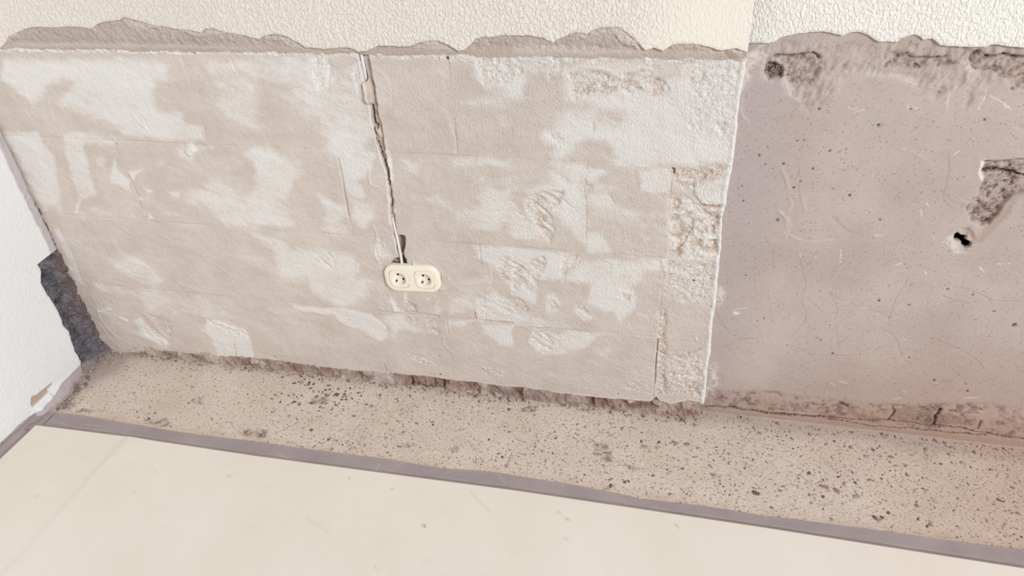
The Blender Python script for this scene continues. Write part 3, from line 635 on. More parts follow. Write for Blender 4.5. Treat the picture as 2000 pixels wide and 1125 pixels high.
for q, w_ in ((S('1200 960 1215 1000 1190 1030', C2), .003), (S('1215 990 1250 1000 1260 1020', C2), .0025), (S('1010 1020 1100 1030 1180 1035', C2), .0018), (S('1455 960 1460 1030', C2), .002), (S('1380 980 1400 1040', C2), .0018), (S('1300 1020 1370 1030', C2), .0016)):
    b_ = ms.line(q, w_, None, True); ms.add(b_, -.007); ms.paint(3, b_, 1, .75)
for q in (S('1070 130 1140 190 1080 200', D3), S('0 30 80 40 90 120 20 90', D3), S('580 100 640 110 640 180 590 170', D3), S('850 150 1060 150 1100 190 900 200', D3)):
    b_ = ms.poly(q, .004); ms.add(b_, -.010); ms.paint(2, b_, 1, .9); ms.paint(3, b_, 1, .25)
ms.M = np.clip(ms.M, 0, 1)
grid_obj('mortar_bed', np.stack([MX, -ms.H, MZ], -1), ms.M, MM, wall_back, (0, .02, 0))

# --- exposed undercoat band and the painted plaster above it
jag = S('-60,100 2,93 8,85 15,73 28,66 45,58 60,54 75,52.5 100,54 120,53 145,52 165,54 178,57 188,48 200,43 215,41 232,40 236,36 243,35 262,39 285,46 300,50 322,52 340,57 355,58 375,60 392,64 400,56 415,57 440,63 460,66 480,70 500,76 505,76 515,70 530,67.5 545,67.5 560,73 575,80 587,87 597,93 620,95 633,97 650,95 665,93.5 680,93.5 690,96 700,101 715,101 727,95 740,89.5 755,89.5 780,91.5 798,91.5 812,86 828,81 848,79.5 860,82 875,88 888,95 895,100 908,97 920,86 928,76 940,73 960,72 985,69 1000,69.5 1030,70 1060,74 1070,79 1078,84 1088,78 1105,70 1115,66 1125,63 1138,65 1145,68 1155,60 1170,55 1190,54 1207,54 1217,59 1228,68 1238,76 1248,87 1260,99 1268,97 1277,94 1285,97 1295,100 1302,95 1312,88 1330,86.5 1350,86 1370,88 1390,94 1410,99 1425,96 1440,95 1452,99 1463,104 1480,106')
YP = -.0088
jw_ = W(jag, YP); o = np.argsort(jw_[:, 0]); jw_ = jw_[o]
px_ = np.arange(-1.90, .1275, .0022)
zj = np.interp(px_, jw_[:, 0], jw_[:, 1]) + .0010 * fbm(px_, px_ * 0, .008, 3, 110)
vv = np.concatenate([np.linspace(0, .03, 10)[:-1], np.linspace(.03, .26, 60), [.4, .9]])
PX, PV = np.meshgrid(px_, vv); PZ = zj[None, :] + PV * (1 + .0 * PX)
ph = .0009 * fbm(PX, PZ, .10, 3, 111) - .0022 * (1 - sst(0, .004, PV)) * (.6 + .5 * fbm(PX, PV * 0, .02, 2, 112))
PM = np.zeros(PX.shape + (4,), np.float32)
PM[..., 0] = np.clip(sst(-.14, .04, PX + .02 * fbm(PX, PZ, .05, 2, 113)) * .85 + sst(-1.5, -1.8, PX) * .45, 0, 1)
nk = np.hypot(PX - W(S('1473,38'), YP)[0, 0], (PZ - W(S('1473,38'), YP)[0, 1]) * .6); ph -= .004 * (1 - sst(.002, .006, nk)); PM[..., 2] = (1 - sst(.002, .005, nk)) * .8
PXe = PX + (.0012 * fbm(PZ, PZ * 0, .03, 2, 114)) * (PX > .12)
grid_obj('painted_plaster', np.stack([PXe, YP - ph, PZ], -1), PM, MP1, wall_back, (0, .006, 0))
uz = np.concatenate([np.linspace(0, 1, 62)]); ux = np.arange(-1.84, .126, .0022)
UX, UV = np.meshgrid(ux, uz); zl = ZR[4] - .0060 + .0050 * fbm(ux, ux * 0, .03, 5, 120, .7)
UZ = zl[None, :] + UV * .135
us = Sheet(UX, UZ, W, .003, .02, 14)
us.H = (.0022 + .0030 * sst(.012, .03, UZ - ZR[4]) + .0052 * fbm(UX + UZ * .5, UZ - .3 * UX, .011, 4, 121, .7) * sst(.004, .02, UZ - ZR[4]) + .0004 * fbm(UX, UZ, .03, 2, 122)).astype(np.float32)
us.H *= (.15 + .85 * sst(0, .010, UZ - zl[None, :]))
for q in (S('950 140 1100 170 1290 215 1210 215 1090 235 1000 190', A1), S('1440 230 1580 260 1620 225 1800 250 1700 270 1640 260 1580 285 1480 260', A1), S('60 330 50 290 170 220 130 280', A1), S('1320 225 1500 235 1570 265 1500 260', A1),
          S('60 300 150 270 270 300 370 370 270 370 200 310', A2), S('1220 365 1300 325 1400 320 1540 390 1400 385', A2), S('480 260 560 270 590 290 680 230 800 215 860 240 930 290 1030 395 950 350 860 340 800 270 700 250 560 300', A3), S('1680 380 1780 380 1850 415 1750 420', A3), S('600 385 700 375 790 400 700 395', A2)):
    us.add(us.poly(q, .002), .0022); us.paint(0, us.poly(q, .002), 1, .75)
us.paint(0, us.poly(S('20 345 500 330 1400 345 2000 370 2000 385 1400 375 500 365 20 365', A1), .004), 1, .6)
us.paint(0, us.poly(S('300 330 700 360 900 370 1050 400 600 425 0 425 0 340', A3), .006), 1, .55)
for q in (S('1650 415 1700 400 1760 455 1690 450', A3), S('1090 380 1160 400 1100 400', A3), S('640 60 700 50 760 100', (0, 0))):
    us.paint(2, us.poly(q, .003), 1, .8)
grid_obj('undercoat_band', np.stack([UX, -us.H, UZ], -1), np.clip(us.M, 0, 1), MU, wall_back, (0, .006, 0))

# ================================================================== WALL_RIGHT: bare concrete, set back
cx = np.concatenate([np.arange(.085, 1.02, .0023), np.linspace(1.025, 2.2, 150)]); cz = np.arange(-.012, 1.075, .0023)
CX, CZ = np.meshgrid(cx, cz)
cs = Sheet(CX, CZ, CW, .005, .025, 20)
cs.H = (.0015 * fbm(CX, CZ, .2, 3, 130) + .0003 * fbm(CX, CZ, .02, 3, 131)).astype(np.float32)
e2 = CX - .135
cs.M[..., 1] = np.clip(.95 * sst(.16, .0, e2 + .05 * fbm(CX, CZ, .1, 3, 132)) + .28 * fbm(CX, CZ, .12, 3, 133), 0, 1)
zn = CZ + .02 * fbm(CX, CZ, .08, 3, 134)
cs.M[..., 2] = np.clip(.55 * sst(.55, .02, zn) * sst(.25, .85, CX + .05) + .15 * sst(.30, .02, zn) + .55 * sst(.11, .05, zn) + .2 * fbm(CX, CZ, .07, 3, 135) * sst(.3, .05, CZ), 0, 1)  # reddish stain plus a warm bounce glow painted towards the lower right
# rough upper band, chiselled
band = S('0 330 500 340 1000 330 1990 360 4200 400 4200 640 3000 720 2060 700 1990 700 1850 620 1700 760 1600 700 1250 760 1150 640 1000 600 780 600 600 560 540 700 430 820 320 860 220 800 120 640 0 600 -120 420', A4)
cs.rough(band, .0015, .0040, 60, .010, .012, 2.0, .22, ch=None)
for q, br, dk in ((S('-20 420 120 430 200 420 400 430 420 530 340 680 220 690 130 600 60 620 -20 600', A4), .75, .5), (S('900 400 1050 410 1200 430 1400 420 1480 490 1440 520 1200 530 1150 540 1030 540 920 510', A4), .7, .45),
                  (S('1570 400 1640 400 1700 420 2060 430 2060 700 1950 680 1850 620 1750 560 1640 560 1590 500', A4), .7, .5), (S('1090 335 1160 340 1150 360 1080 350', A4), .9, .2), (S('0 1040 0 1100', A4) if 0 else S('1540 720 1590 700 1580 820 1540 860', A4), .8, 0), (S('1270 760 1360 680 1380 700 1300 770', A4), .9, 0), (S('1940 980 2050 950 2050 1020 1970 1010', A4), .9, 0)):
    b_, m_ = cs.poly(q, .006)
    if b_ is None: continue
    n_ = fbm(CX[b_], CZ[b_], .010, 4, 140, .85)
    cs.H[b_] += m_ * (-.003 + .0045 * n_); cs.M[b_][..., 2] = np.maximum(cs.M[b_][..., 2], m_ * br * np.clip(.55 - n_, 0, 1)); cs.M[b_][..., 3] = np.maximum(cs.M[b_][..., 3], m_ * dk * sst(.15, -.45, n_))
# deep chipped pocket near the edge and the dark ledge lines
b_ = cs.poly(S('0 490 50 480 120 540 100 610 60 600 0 620 -30 560', A4), .003); cs.add(b_, -.008); cs.paint(3, b_, 1, .7); cs.paint(2, b_, 1, .7)
for q, w_, d_ in ((S('180 440 260 420 340 415 400 450 410 490', A4), .003, .006), (S('40 440 100 440 170 450', A4), .002, .004), (S('1030 430 1080 425', A4), .004, .005), (S('1150 510 1165 530', A4), .004, .006), (S('930 495 920 515', A4), .003, .004), (S('1700 435 1850 440 1980 440', A4), .0025, .006), (S('1580 440 1590 500 1620 540', A4), .002, .004), (S('1750 530 1790 545', A4), .005, .005), (S('1900 690 1950 670 2000 690', A4), .003, .005), (S('1100 440 1250 440 1400 440', A4), .0016, .003), (S('1600 420 1640 415', A4), .005, .006)):
    b_, m_ = cs.line(q, w_, w_ * 1.2, True)
    if b_ is None: continue
    m_ = m_ * sst(-.55, .15, fbm(CX[b_], CZ[b_], .012, 4, 145, .8)); cs.add((b_, m_), -d_); cs.paint(3, (b_, m_), 1, .65)
# broken-out corner on the right with the through hole below it
pk = S('1670 250 1720 255 1830 260 2060 240 2060 480 1990 500 1900 530 1830 600 1780 680 1720 750 1650 760 1580 720 1550 620 1580 570 1640 540 1650 480 1690 410 1660 350', B4)
b_, m_ = cs.poly(pk, .004); n_ = fbm(CX[b_], CZ[b_], .010, 4, 150, .85)
cs.H[b_] += m_ * (-.010 + .006 * n_); cs.M[b_][..., 2] = np.maximum(cs.M[b_][..., 2], m_ * np.clip(.45 - .7 * n_, 0, 1)); cs.M[b_][..., 3] = np.maximum(cs.M[b_][..., 3], m_ * .65 * sst(.15, -.4, n_)) * 1.3; cs.M[b_][..., 1] = np.maximum(cs.M[b_][..., 1], m_ * .6)
b_ = cs.line(S('1680 345 1780 340 1880 350 1990 375 2060 400', B4), .0028, None, True); cs.add(b_, -.008); cs.paint(3, b_, 1, .85)
b_ = cs.line(S('1960 500 1880 560 1820 640 1780 700 1700 800 1640 880', B4), [.012, .012, .016, .014, .010, .006], .012, True); cs.paint(2, b_, 1, .55); cs.add(b_, -.002)
b_ = cs.poly(S('1650 600 1760 590 1780 680 1680 720', B4), .006); cs.paint(2, b_, 1, .7)
b_ = cs.line(S('1690 245 1665 320 1660 380 1690 400', B4), .004, .004, True); cs.paint(0, b_, 1, .8)
b_ = cs.poly(S('1400 850 1450 830 1500 960 1560 970 1450 980 1420 920', B4), .006); cs.paint(0, b_, 1, .55)
b_ = cs.poly(S('1500 790 1560 780 1620 860 1600 900 1560 860 1530 850', B4), .005); cs.paint(2, b_, 1, .5); cs.add(b_, -.004)
hole = cs.poly(S('1455 825 1475 810 1500 830 1545 855 1535 875 1590 900 1575 930 1545 940 1510 920 1490 880 1460 870', B4), .0012); cs.add(hole, -.010); cs.paint(3, hole, 1, .6); hdrop = np.zeros(CX.shape, bool); hdrop[hole[0]] = hole[1] > .45; cs.paint(0, hole, 0, 1); cs.paint(2, hole, 0, 1)  # dark tone painted on the rim for the shade inside the hole
# white lime scratches
for q in (S('1415 700 1395 780 1390 850', A4), S('1720 700 1680 800 1640 870', A4), S('1840 790 1850 830 1890 830', A4), S('1730 740 1830 790 1900 850', A4), S('600 540 620 580', A4), S('140 640 180 740 230 770', A4), S('620 830 700 850', A4), S('680 880 760 860', A4), S('1090 830 1110 810', A4), S('1130 830 1165 850', A4),
          S('560 950 570 1000 568 1050', B4), S('250 980 255 1000', B4), S('360 1005 370 1010', B4), S('470 1035 480 1035', B4), S('1190 640 1210 690', B4), S('1230 585 1250 610', B4), S('1450 210 1500 185', B4), S('1360 890 1400 895', B4), S('1290 850 1290 870', B4), S('1650 1090 1680 1130', B4), S('830 830 900 830', B4),
          S('980 75 1040 50 1030 70', C4), S('1225 110 1235 135', C4), S('1650 90 1680 130', C4), S('1780 65 1900 50', C4), S('1050 655 1080 655', C4), S('480 255 475 262', C4), S('1050 1045 1075 1060', C4), S('970 1115 1030 1105', C4), S('1535 1115 1640 1095', C4), S('560 970 610 995', C4), S('480 990 520 1010', C4), S('1495 855 1505 850', C4), S('600 355 640 365', C4), S('720 395 770 400', C4), S('1300 990 1330 1000', C4)):
    cs.paint(0, cs.line(q, .0008, .0016, True), 1, .8)
for q in (S('1720 430 1790 440 1740 460', C3), S('1740 420 1840 405 1780 415', C3)): cs.paint(0, cs.poly(q, .003), 1, .8)
for q in (S('1610 240 1680 260 1640 350 1600 390 1580 330', C3), S('1560 830 1600 850 1600 1000 1570 1010 1540 1000 1540 860', C3), S('1400 1060 1560 1000 1570 1080 1510 1125', C3), S('1820 430 1950 340 1980 420 1900 480 1860 620 1790 700 1780 560', A3)):
    b_, m_ = cs.poly(q, .010); m_ = m_ * sst(-.35, .25, fbm(CX[b_], CZ[b_], .014, 4, 165, .7)); cs.paint(0, (b_, m_), 1, .6); cs.add((b_, m_), .0012)
cs.paint(0, cs.poly(S('-60 340 150 520 230 770 160 740 100 620 -60 620', A4), .012), 1, .25)
cs.paint(0, cs.poly(S('740 560 1000 580 1160 620 1150 660 980 610 760 600', A4), .010), 1, .35); cs.paint(0, cs.poly(S('1500 460 1560 480 1660 580 1560 560', A4), .008), 1, .4)
# hairline arcs of the trowel
for q in (S('240 0 270 130 290 220 260 310', C4), S('250 350 290 430 280 520 210 590 180 640', C4), S('480 290 600 360 740 400 870 440 950 480', C4), S('1090 170 1040 260 1000 320 960 420 945 480 940 550', C4), S('880 560 960 610 1010 680 1040 780 1100 840', C4), S('1300 650 1450 710 1600 790 1690 890', C4),
          S('1440 245 1560 260 1680 310 1760 350 2000 345', C4), S('230 715 340 770 480 775 780 765 850 715 900 710', C4), S('1370 315 1460 350 1540 360', C4), S('510 560 540 640 550 720', C4), S('300 330 430 440', C4), S('480 290 510 350 540 420 520 480', C4),
          S('1360 510 1380 580 1440 630', B4), S('1390 520 1440 580 1530 600', B4), S('235 440 245 560', B4), S('1400 210 1405 330 1370 500', B4), S('1590 440 1640 540 1700 590', C3), S('1650 720 1740 660 1900 640', C3), S('1630 930 1650 1010 1700 1060', C3), S('500 690 620 800 740 830', B4), S('240 300 230 380', B4), S('30 950 40 1100', B4)):
    cs.add(cs.line(q, .0011), -.0010); cs.paint(2, cs.line(q, .0010), 1, .55)
for q in (S('100 660 150 700 172 770 130 850', B4), S('80 650 130 700 148 770 110 840', B4), S('110 320 140 400 158 470', B4), S('165 560 185 590 155 660', B4), S('165 830 250 875 400 885 500 870', B4), S('1790 760 1780 870 1840 960', A3), S('1040 165 1130 190 1220 240', B4), S('270 560 290 640', B4)):
    cs.add(cs.line(q, .003, .006), .0013); cs.paint(0, cs.line(q, .0022, .006, True), 1, .13)
# air holes
pits = [(1602, 664, 2), (1626, 690, 3), (1775, 595, 2.2), (1850, 564, 2.6), (1899, 576, 2.2), (1980, 635, 5), (1717, 587, 2.6), (1775, 698, 2), (1886, 750, 2), (1889, 763, 2.5), (1600, 569, 1.7), (1735, 559, 1.6), (1620, 295, 2.4), (1652, 291, 2), (1530, 320, 3), (1564, 354, 2.2), (1587, 330, 3), (1659, 381, 3), (1550, 367, 2.6), (1518, 430, 4), (1718, 429, 2.4), (1778, 213, 2), (1600, 213, 2.5), (1716, 244, 3.4), (1923, 234, 3), (1571, 274, 2), (1556, 275, 2), (1650, 778, 2), (1536, 675, 2), (1508, 627, 1.6), (1942, 608, 2.6), (1825, 742, 3), (1595, 660, 2), (1494, 322, 2), (1482, 303, 2.4), (1448, 364, 2), (1451, 393, 2), (1441, 368, 1.6), (1498, 287, 2), (1456, 538, 1.8), (1473, 548, 1.4), (1478, 627, 2), (1492, 623, 2)]
for i in range(260): pits.append((rng.uniform(1425, 2060), rng.uniform(200, 800), rng.uniform(.5, 1.5)))
for x_, y_, r_ in pits:
    b_ = cs.line(np.array([[x_, y_], [x_ + rng.uniform(-1, 1) * r_ * .5, y_ + rng.uniform(-.5, .5) * r_]]), r_ * .0009, .0018)
    cs.add(b_, -.0025); cs.paint(3, b_, 1, min(.9, .35 + r_ * .2))
cs.paint(2, cs.poly(S('1345 950 1380 960 1440 970 1430 990 1350 985', C4), .003), 1, .7)
# brown, broken foot of the concrete with its cracks
b_, m_ = cs.poly(S('-480 40 -300 60 0 60 560 130 900 160 1300 150 1700 150 2060 200 4200 400 4200 690 2060 440 1000 330 560 270 0 210 -480 190', D4), .008)
n_ = fbm(CX[b_], CZ[b_], .014, 4, 160, .65)
cs.H[b_] += m_ * (-.002 + .003 * n_); cs.M[b_][..., 2] = np.maximum(cs.M[b_][..., 2], m_ * np.clip(.5 - .6 * n_, 0, 1)); cs.M[b_][..., 3] = np.maximum(cs.M[b_][..., 3], m_ * .5 * sst(.0, -.5, n_ + .5 * fbm(CX[b_], CZ[b_], .06, 2, 161)))
for q in (S('570 160 640 170 700 240 960 280 960 200 1100 170 1230 180 1290 240 1260 310 900 290 700 280', D4), S('1330 240 1400 240 1540 260 1580 330 1340 320', D4), S('150 150 220 170 290 220 200 220', D4), S('-400 60 -330 100 -340 150 -430 140', D4)):
    b_ = cs.poly(q, .006); cs.paint(3, b_, 1, .22); cs.add(b_, -.0015)
for q, w_, d_ in ((S('-520 180 -340 180 -220 200 0 225 240 245 520 265 700 285 950 290 1200 320 1500 350 1750 400 2060 440 3000 540 4200 670', D4), .0024, .008), (S('-260 190 0 235 300 255 560 285 750 320 1000 340 1300 365 1700 405', D4), .0018, .005), (S('970 180 975 240 940 280', D4), .0024, .004), (S('1340 205 1310 260 1285 320', D4), .0034, .007), (S('1665 290 1640 350', D4), .0022, .004), (S('560 150 620 180', D4), .002, .003)):
    b_ = cs.line(q, w_, None, True); cs.add(b_, -d_); cs.paint(3, b_, 1, .75)
cs.M = np.clip(cs.M, 0, 1)
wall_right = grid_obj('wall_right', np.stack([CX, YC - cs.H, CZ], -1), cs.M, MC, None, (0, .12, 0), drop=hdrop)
hc = CW(S('1880,468'))[0]; hv = [(hc[0] + a_, b_, hc[1] + c_) for a_ in (-.09, .09) for b_ in (YC + .018, YC + .20) for c_ in (-.07, .12)]
mesh_obj('hole_lining', hv, [(2, 3, 7, 6), (0, 1, 3, 2), (4, 6, 7, 5), (0, 2, 6, 4), (1, 5, 7, 3)], MM, wall_right)
tag(wall_right, 'bare grey brown concrete wall set back beside the block wall', kind='structure')
jr = CW(S('1440,84 1472,83 1500,83 1515,80 1522,74 1535,69 1560,64 1590,61 1608,60.5 1625,64 1645,69 1655,64 1668,61 1680,61.5 1695,68 1705,75 1713,80 1730,80 1752,81 1757,74 1770,70 1785,65.5 1797,70 1803,77 1810,75 1820,74 1828,82 1835,87 1860,89 1900,91 1925,90 1930,86 1945,85 1965,89 2000,91 2040,92 2300,95'))
rx_ = np.concatenate([np.arange(.085, 1.02, .0023), np.linspace(1.025, 2.2, 150)]); zj = np.interp(rx_, jr[:, 0], jr[:, 1]) + .001 * fbm(rx_, rx_ * 0, .008, 3, 170)
RX, RV = np.meshgrid(rx_, vv); RZ = zj[None, :] + RV
rh = .0009 * fbm(RX, RZ, .10, 3, 171) - .002 * (1 - sst(0, .004, RV))
grid_obj('painted_plaster', np.stack([RX, YC - .0065 - rh, RZ], -1), np.zeros(RX.shape + (4,)), MP2, wall_right, (0, .03, 0))

# ================================================================== WALL_LEFT
cav = LW(S('117,484 105,487 95,492 82,506 75,515 82,530 82,553 90,568 98,580 112,603 118,615 125,635 136,648 140,660 147,684 155,698 160,706 163,716 165,728 160,745'))
zc = np.concatenate([np.arange(-.01, .62, .003), np.arange(.62, 1.9, .02)])
o = np.argsort(cav[:, 1]); cz_, cy_ = cav[o, 1], cav[o, 0]
ye = np.where(zc > cav[0, 1], -.004, np.interp(zc, cz_, cy_)) + .002 * fbm(zc, zc * 0, .012, 3, 180)
ye = np.minimum(ye, -.002)
uu = np.concatenate([np.linspace(0, .45, 190), np.linspace(.46, 2.6, 40)])
LU, LZ = np.meshgrid(uu, zc); LY = ye[:, None] - LU
lf = Sheet(LY, LZ, LW, .002, .02, 25)
lf.H = (.0012 * fbm(LY, LZ, .15, 3, 181) + .0003 * fbm(LY, LZ, .02, 3, 182) - .003 * (1 - sst(0, .006, LU))).astype(np.float32)
lf.M[..., 0] = .2
strip = (LY > -.036) * (1 - sst(.024, .032, LU + .003 * fbm(LY, LZ, .02, 3, 183))) * (LZ > cav[0, 1] - .02)
lf.M[..., 3] = np.maximum(lf.M[..., 3], strip * .8); lf.H += strip * (.0025 * fbm(LY, LZ, .012, 3, 184) - .001)
# bare plaster where the skirting stood
b_ = lf.poly(S('168,704 160,712 140,730 122,747 107,766 98,778 82,795 73,803 38,831 0,868 -60,920 -60,1000 60,900 190,730 185,690'), .0022)
lf.add(b_, -.0035); lf.paint(3, b_, 1, .9); 
lf.H += (.019 * np.clip(1 - LZ / .045, 0, 1) ** 1.3 * sst(-.10, -.22, LY) * sst(-.335, -.295, LY)).astype(np.float32) * (1 + .25 * fbm(LY, LZ, .02, 3, 185))
chip = lf.poly(S('62,777 65,773 72,772 80,765 90,757 102,747 104,750 93,761 96,764 80,780 64,795 61,790'), .0015, False); lf.add(chip, -.004); lf.paint(2, chip, 1, 1)
b_ = lf.line(S('98,769 103,774'), .002); lf.add(b_, -.004); lf.paint(2, b_, 1, .5)
for x_, y_, r_ in ((3, 272, .003), (11, 270, .003), (92, 697, .001), (94, 700, .001), (8, 865, .003), (160, 710, .003)):
    b_ = lf.line(np.array([[x_, y_], [x_ + 1, y_ + 1]]), r_); lf.add(b_, -.004); lf.paint(2, b_, 1, .8)
lf.M = np.clip(lf.M, 0, 1)
wall_left = grid_obj('wall_left', np.stack([np.full(LY.shape, XL) + lf.H, LY, LZ], -1), lf.M, MP3, None, (-.03, 0, 0), flip=True)
tag(wall_left, 'white painted left wall broken open at its lower corner', kind='structure')
# dark stone inside the broken corner
sy = np.arange(-.26, .012, .002); sz = np.arange(-.01, .56, .002)
SY, SZ = np.meshgrid(sy, sz)
f1, f2, idv = cells(SY + .012 * fbm(SY, SZ, .03, 3, 190), SZ + .012 * fbm(SY, SZ, .03, 3, 191), .045, 12)
dep = .026 * sst(0, -.05, SY) + .006
g1, g2, gid = cells(SY + .004 * fbm(SY, SZ, .01, 2, 198), SZ + .004 * fbm(SY, SZ, .01, 2, 199), .013, 40)
sx = XL - dep + .014 * (idv - .5) + .010 * fbm(SY, SZ, .05, 4, 192, .6) + .010 * (gid - .5) + .006 * (.5 - g1) + .005 * fbm(SY, SZ, .008, 3, 193) - .006 * (1 - sst(.02, .2, f2 - f1))
sx += .035 * sst(.06, -.01, SZ) * sst(-.14, -.02, SY)
sx = np.minimum(sx, XL - .003 + .004 * fbm(SY, SZ, .02, 2, 194) + .03 * sst(.05, 0, SZ))
SM = np.zeros(SY.shape + (4,)); SM[..., 2] = np.clip(sst(-.05, -.005, SY + .02 * fbm(SY, SZ, .04, 3, 195)) * (.35 + .35 * sst(.18, .30, SZ) + .6 * fbm(SY, SZ, .02, 3, 196)), 0, 1)
SM[..., 0] = np.clip(sst(.022, -.005, SZ + .015 * fbm(SY, SZ, .02, 3, 197)) * .9, 0, 1)
st_ = grid_obj('broken_stone', np.stack([sx, SY, SZ], -1), SM, MD, wall_left, (-.02, 0, 0))
st_['label'] = 'dark grey rough stone showing where the plaster broke away'

# ================================================================== FLOOR
floor = box_obj('floor', (-1.9, -2.7, -.08), (2.2, .16, -.008), MS)
tag(floor, 'bare concrete floor along the foot of the walls', kind='structure')
gx = np.concatenate([np.arange(-1.83, 1.15, .0025), np.linspace(1.155, 2.2, 140)]); gy = np.arange(-.375, .075, .0025)
GX, GY = np.meshgrid(gx, gy)
fs = Sheet(GX, GY, FL, .005, .025, 30)
fs.H = (.0010 * fbm(GX, GY, .15, 3, 200) + .0006 * fbm(GX, GY, .025, 4, 201, .6)).astype(np.float32)
fs.M[..., 2] = np.clip(.75 * sst(.30, 1.1, GX + .15 * fbm(GX, GY, .2, 3, 202)) + .15 * fbm(GX, GY, .1, 3, 203) + .35 * sst(-.265, -.295, GY + .02 * fbm(GX, GY, .05, 3, 204)), 0, 1)  # reddish dust and warm bounce glow painted stronger towards the right
fs.M[..., 1] = np.clip(.4 * sst(-.05, .02, GY + .03 * fbm(GX, GY, .08, 3, 205)) * sst(-.2, .3, GX) + .9 * sst(-1.68, -1.78, GX + .03 * fbm(GX, GY, .05, 3, 206)) + .35 * sst(-.03, .01, GY + .02 * fbm(GX, GY, .05, 2, 207)), 0, 1)  # mauve: contact shade along the wall foot painted in, dust at left
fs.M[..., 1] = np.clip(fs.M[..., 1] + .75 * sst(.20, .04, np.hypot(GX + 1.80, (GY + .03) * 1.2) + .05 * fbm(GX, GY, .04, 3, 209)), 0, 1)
fs.H += .008 * sst(.012, .03, GY + .008 * fbm(GX, GY * 0, .06, 3, 208)) * 0
for q in (S('430 1100 560 1085 570 1150 440 1150', C2), S('640 440 740 470 770 550 780 600 720 610 640 540', D3), S('820 590 960 640 1060 650 950 670', D3), S('1120 270 1300 260 1330 340 1200 320', D1), S('1870 340 2080 370 2070 410 1880 400', D1), S('1120 460 1240 455 1250 480 1140 490', D2), S('1520 490 1570 490 1570 520 1530 520', D2), S('770 195 820 205 810 215', D1), S('600 190 720 195 700 220 600 215', D1), S('1480 10 1520 10 1500 40', D1), S('1490 120 1580 90 1570 150 1500 140', D1), S('70 170 200 170 180 210 80 210', D3), S('430 920 470 930 440 950', D4), S('780 1020 900 1040 850 1060', D4), S('0 340 80 350 60 400 0 400', D2)):
    b_, m_ = fs.poly(q, .006)
    if b_ is None: continue
    n_ = fbm(GX[b_], GY[b_], .009, 3, 210, .6)
    fs.H[b_] += m_ * (-.002 + .003 * n_); fs.M[b_][..., 1] = np.maximum(fs.M[b_][..., 1], m_ * .6); fs.M[b_][..., 3] = np.maximum(fs.M[b_][..., 3], m_ * .6 * sst(.15, -.4, n_))
fs.paint(0, fs.line(S('-300 215 0 262 200 275 400 285 550 305 700 330 850 352 1000 362', D4), .004, .006, True), 1, .55)
for q in (S('680 540 750 560', D3), S('600 370 660 400 760 440', D2), S('1300 540 1400 540', D2)): fs.paint(0, fs.line(q, .004, .006, True), 1, .6)
for q in (S('150 385 250 330 330 290', D2), S('1940 660 1970 590 1990 530', D2), S('240 695 290 740 335 765', D4), S('820 625 950 630', D3), S('480 465 560 435', D2)):
    b_ = fs.line(q, .0011, None, True); fs.add(b_, -.002); fs.paint(3, b_, 1, .45)
fs.M = np.clip(fs.M, 0, 1)
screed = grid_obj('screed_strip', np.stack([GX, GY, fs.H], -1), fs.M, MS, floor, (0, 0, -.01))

# stones set in the screed
def pebble(name, seed, mat, seg=9):
    r = random.Random(seed); v = [(0, 0, .30)]; f = []
    rad = [r.uniform(.75, 1.15) for _ in range(seg)]
    for ring, (rr, zz) in enumerate(((.62, .24), (1.0, .02), (1.0, -.3))):
        for i in range(seg):
            a = 2 * math.pi * i / seg; v.append((rr * rad[i] * math.cos(a), rr * rad[i] * math.sin(a), zz + r.uniform(-.04, .04)))
    for i in range(seg):
        j = (i + 1) % seg; f.append((0, 1 + i, 1 + j))
        for k_ in range(2): f.append((1 + k_ * seg + i, 1 + (k_ + 1) * seg + i, 1 + (k_ + 1) * seg + j, 1 + k_ * seg + j))
    me = bpy.data.meshes.new(name); me.from_pydata(v, [], f); me.materials.append(mat); me.update()
    me.polygons.foreach_set('use_smooth', [True] * len(f)); return me
SC = [m_plain('stone_' + n, lin(*c), .8, .3, .08, 60) for n, c in (('grey', (160, 144, 134)), ('dark', (116, 102, 96)), ('brown', (164, 136, 118)), ('pale', (180, 162, 148)))]
PEB = [[pebble('stone', 10 * i + k_, SC[i]) for k_ in range(3)] for i in range(4)]
big_st = []   # x, y (photo measure), radius px, kind, stretch
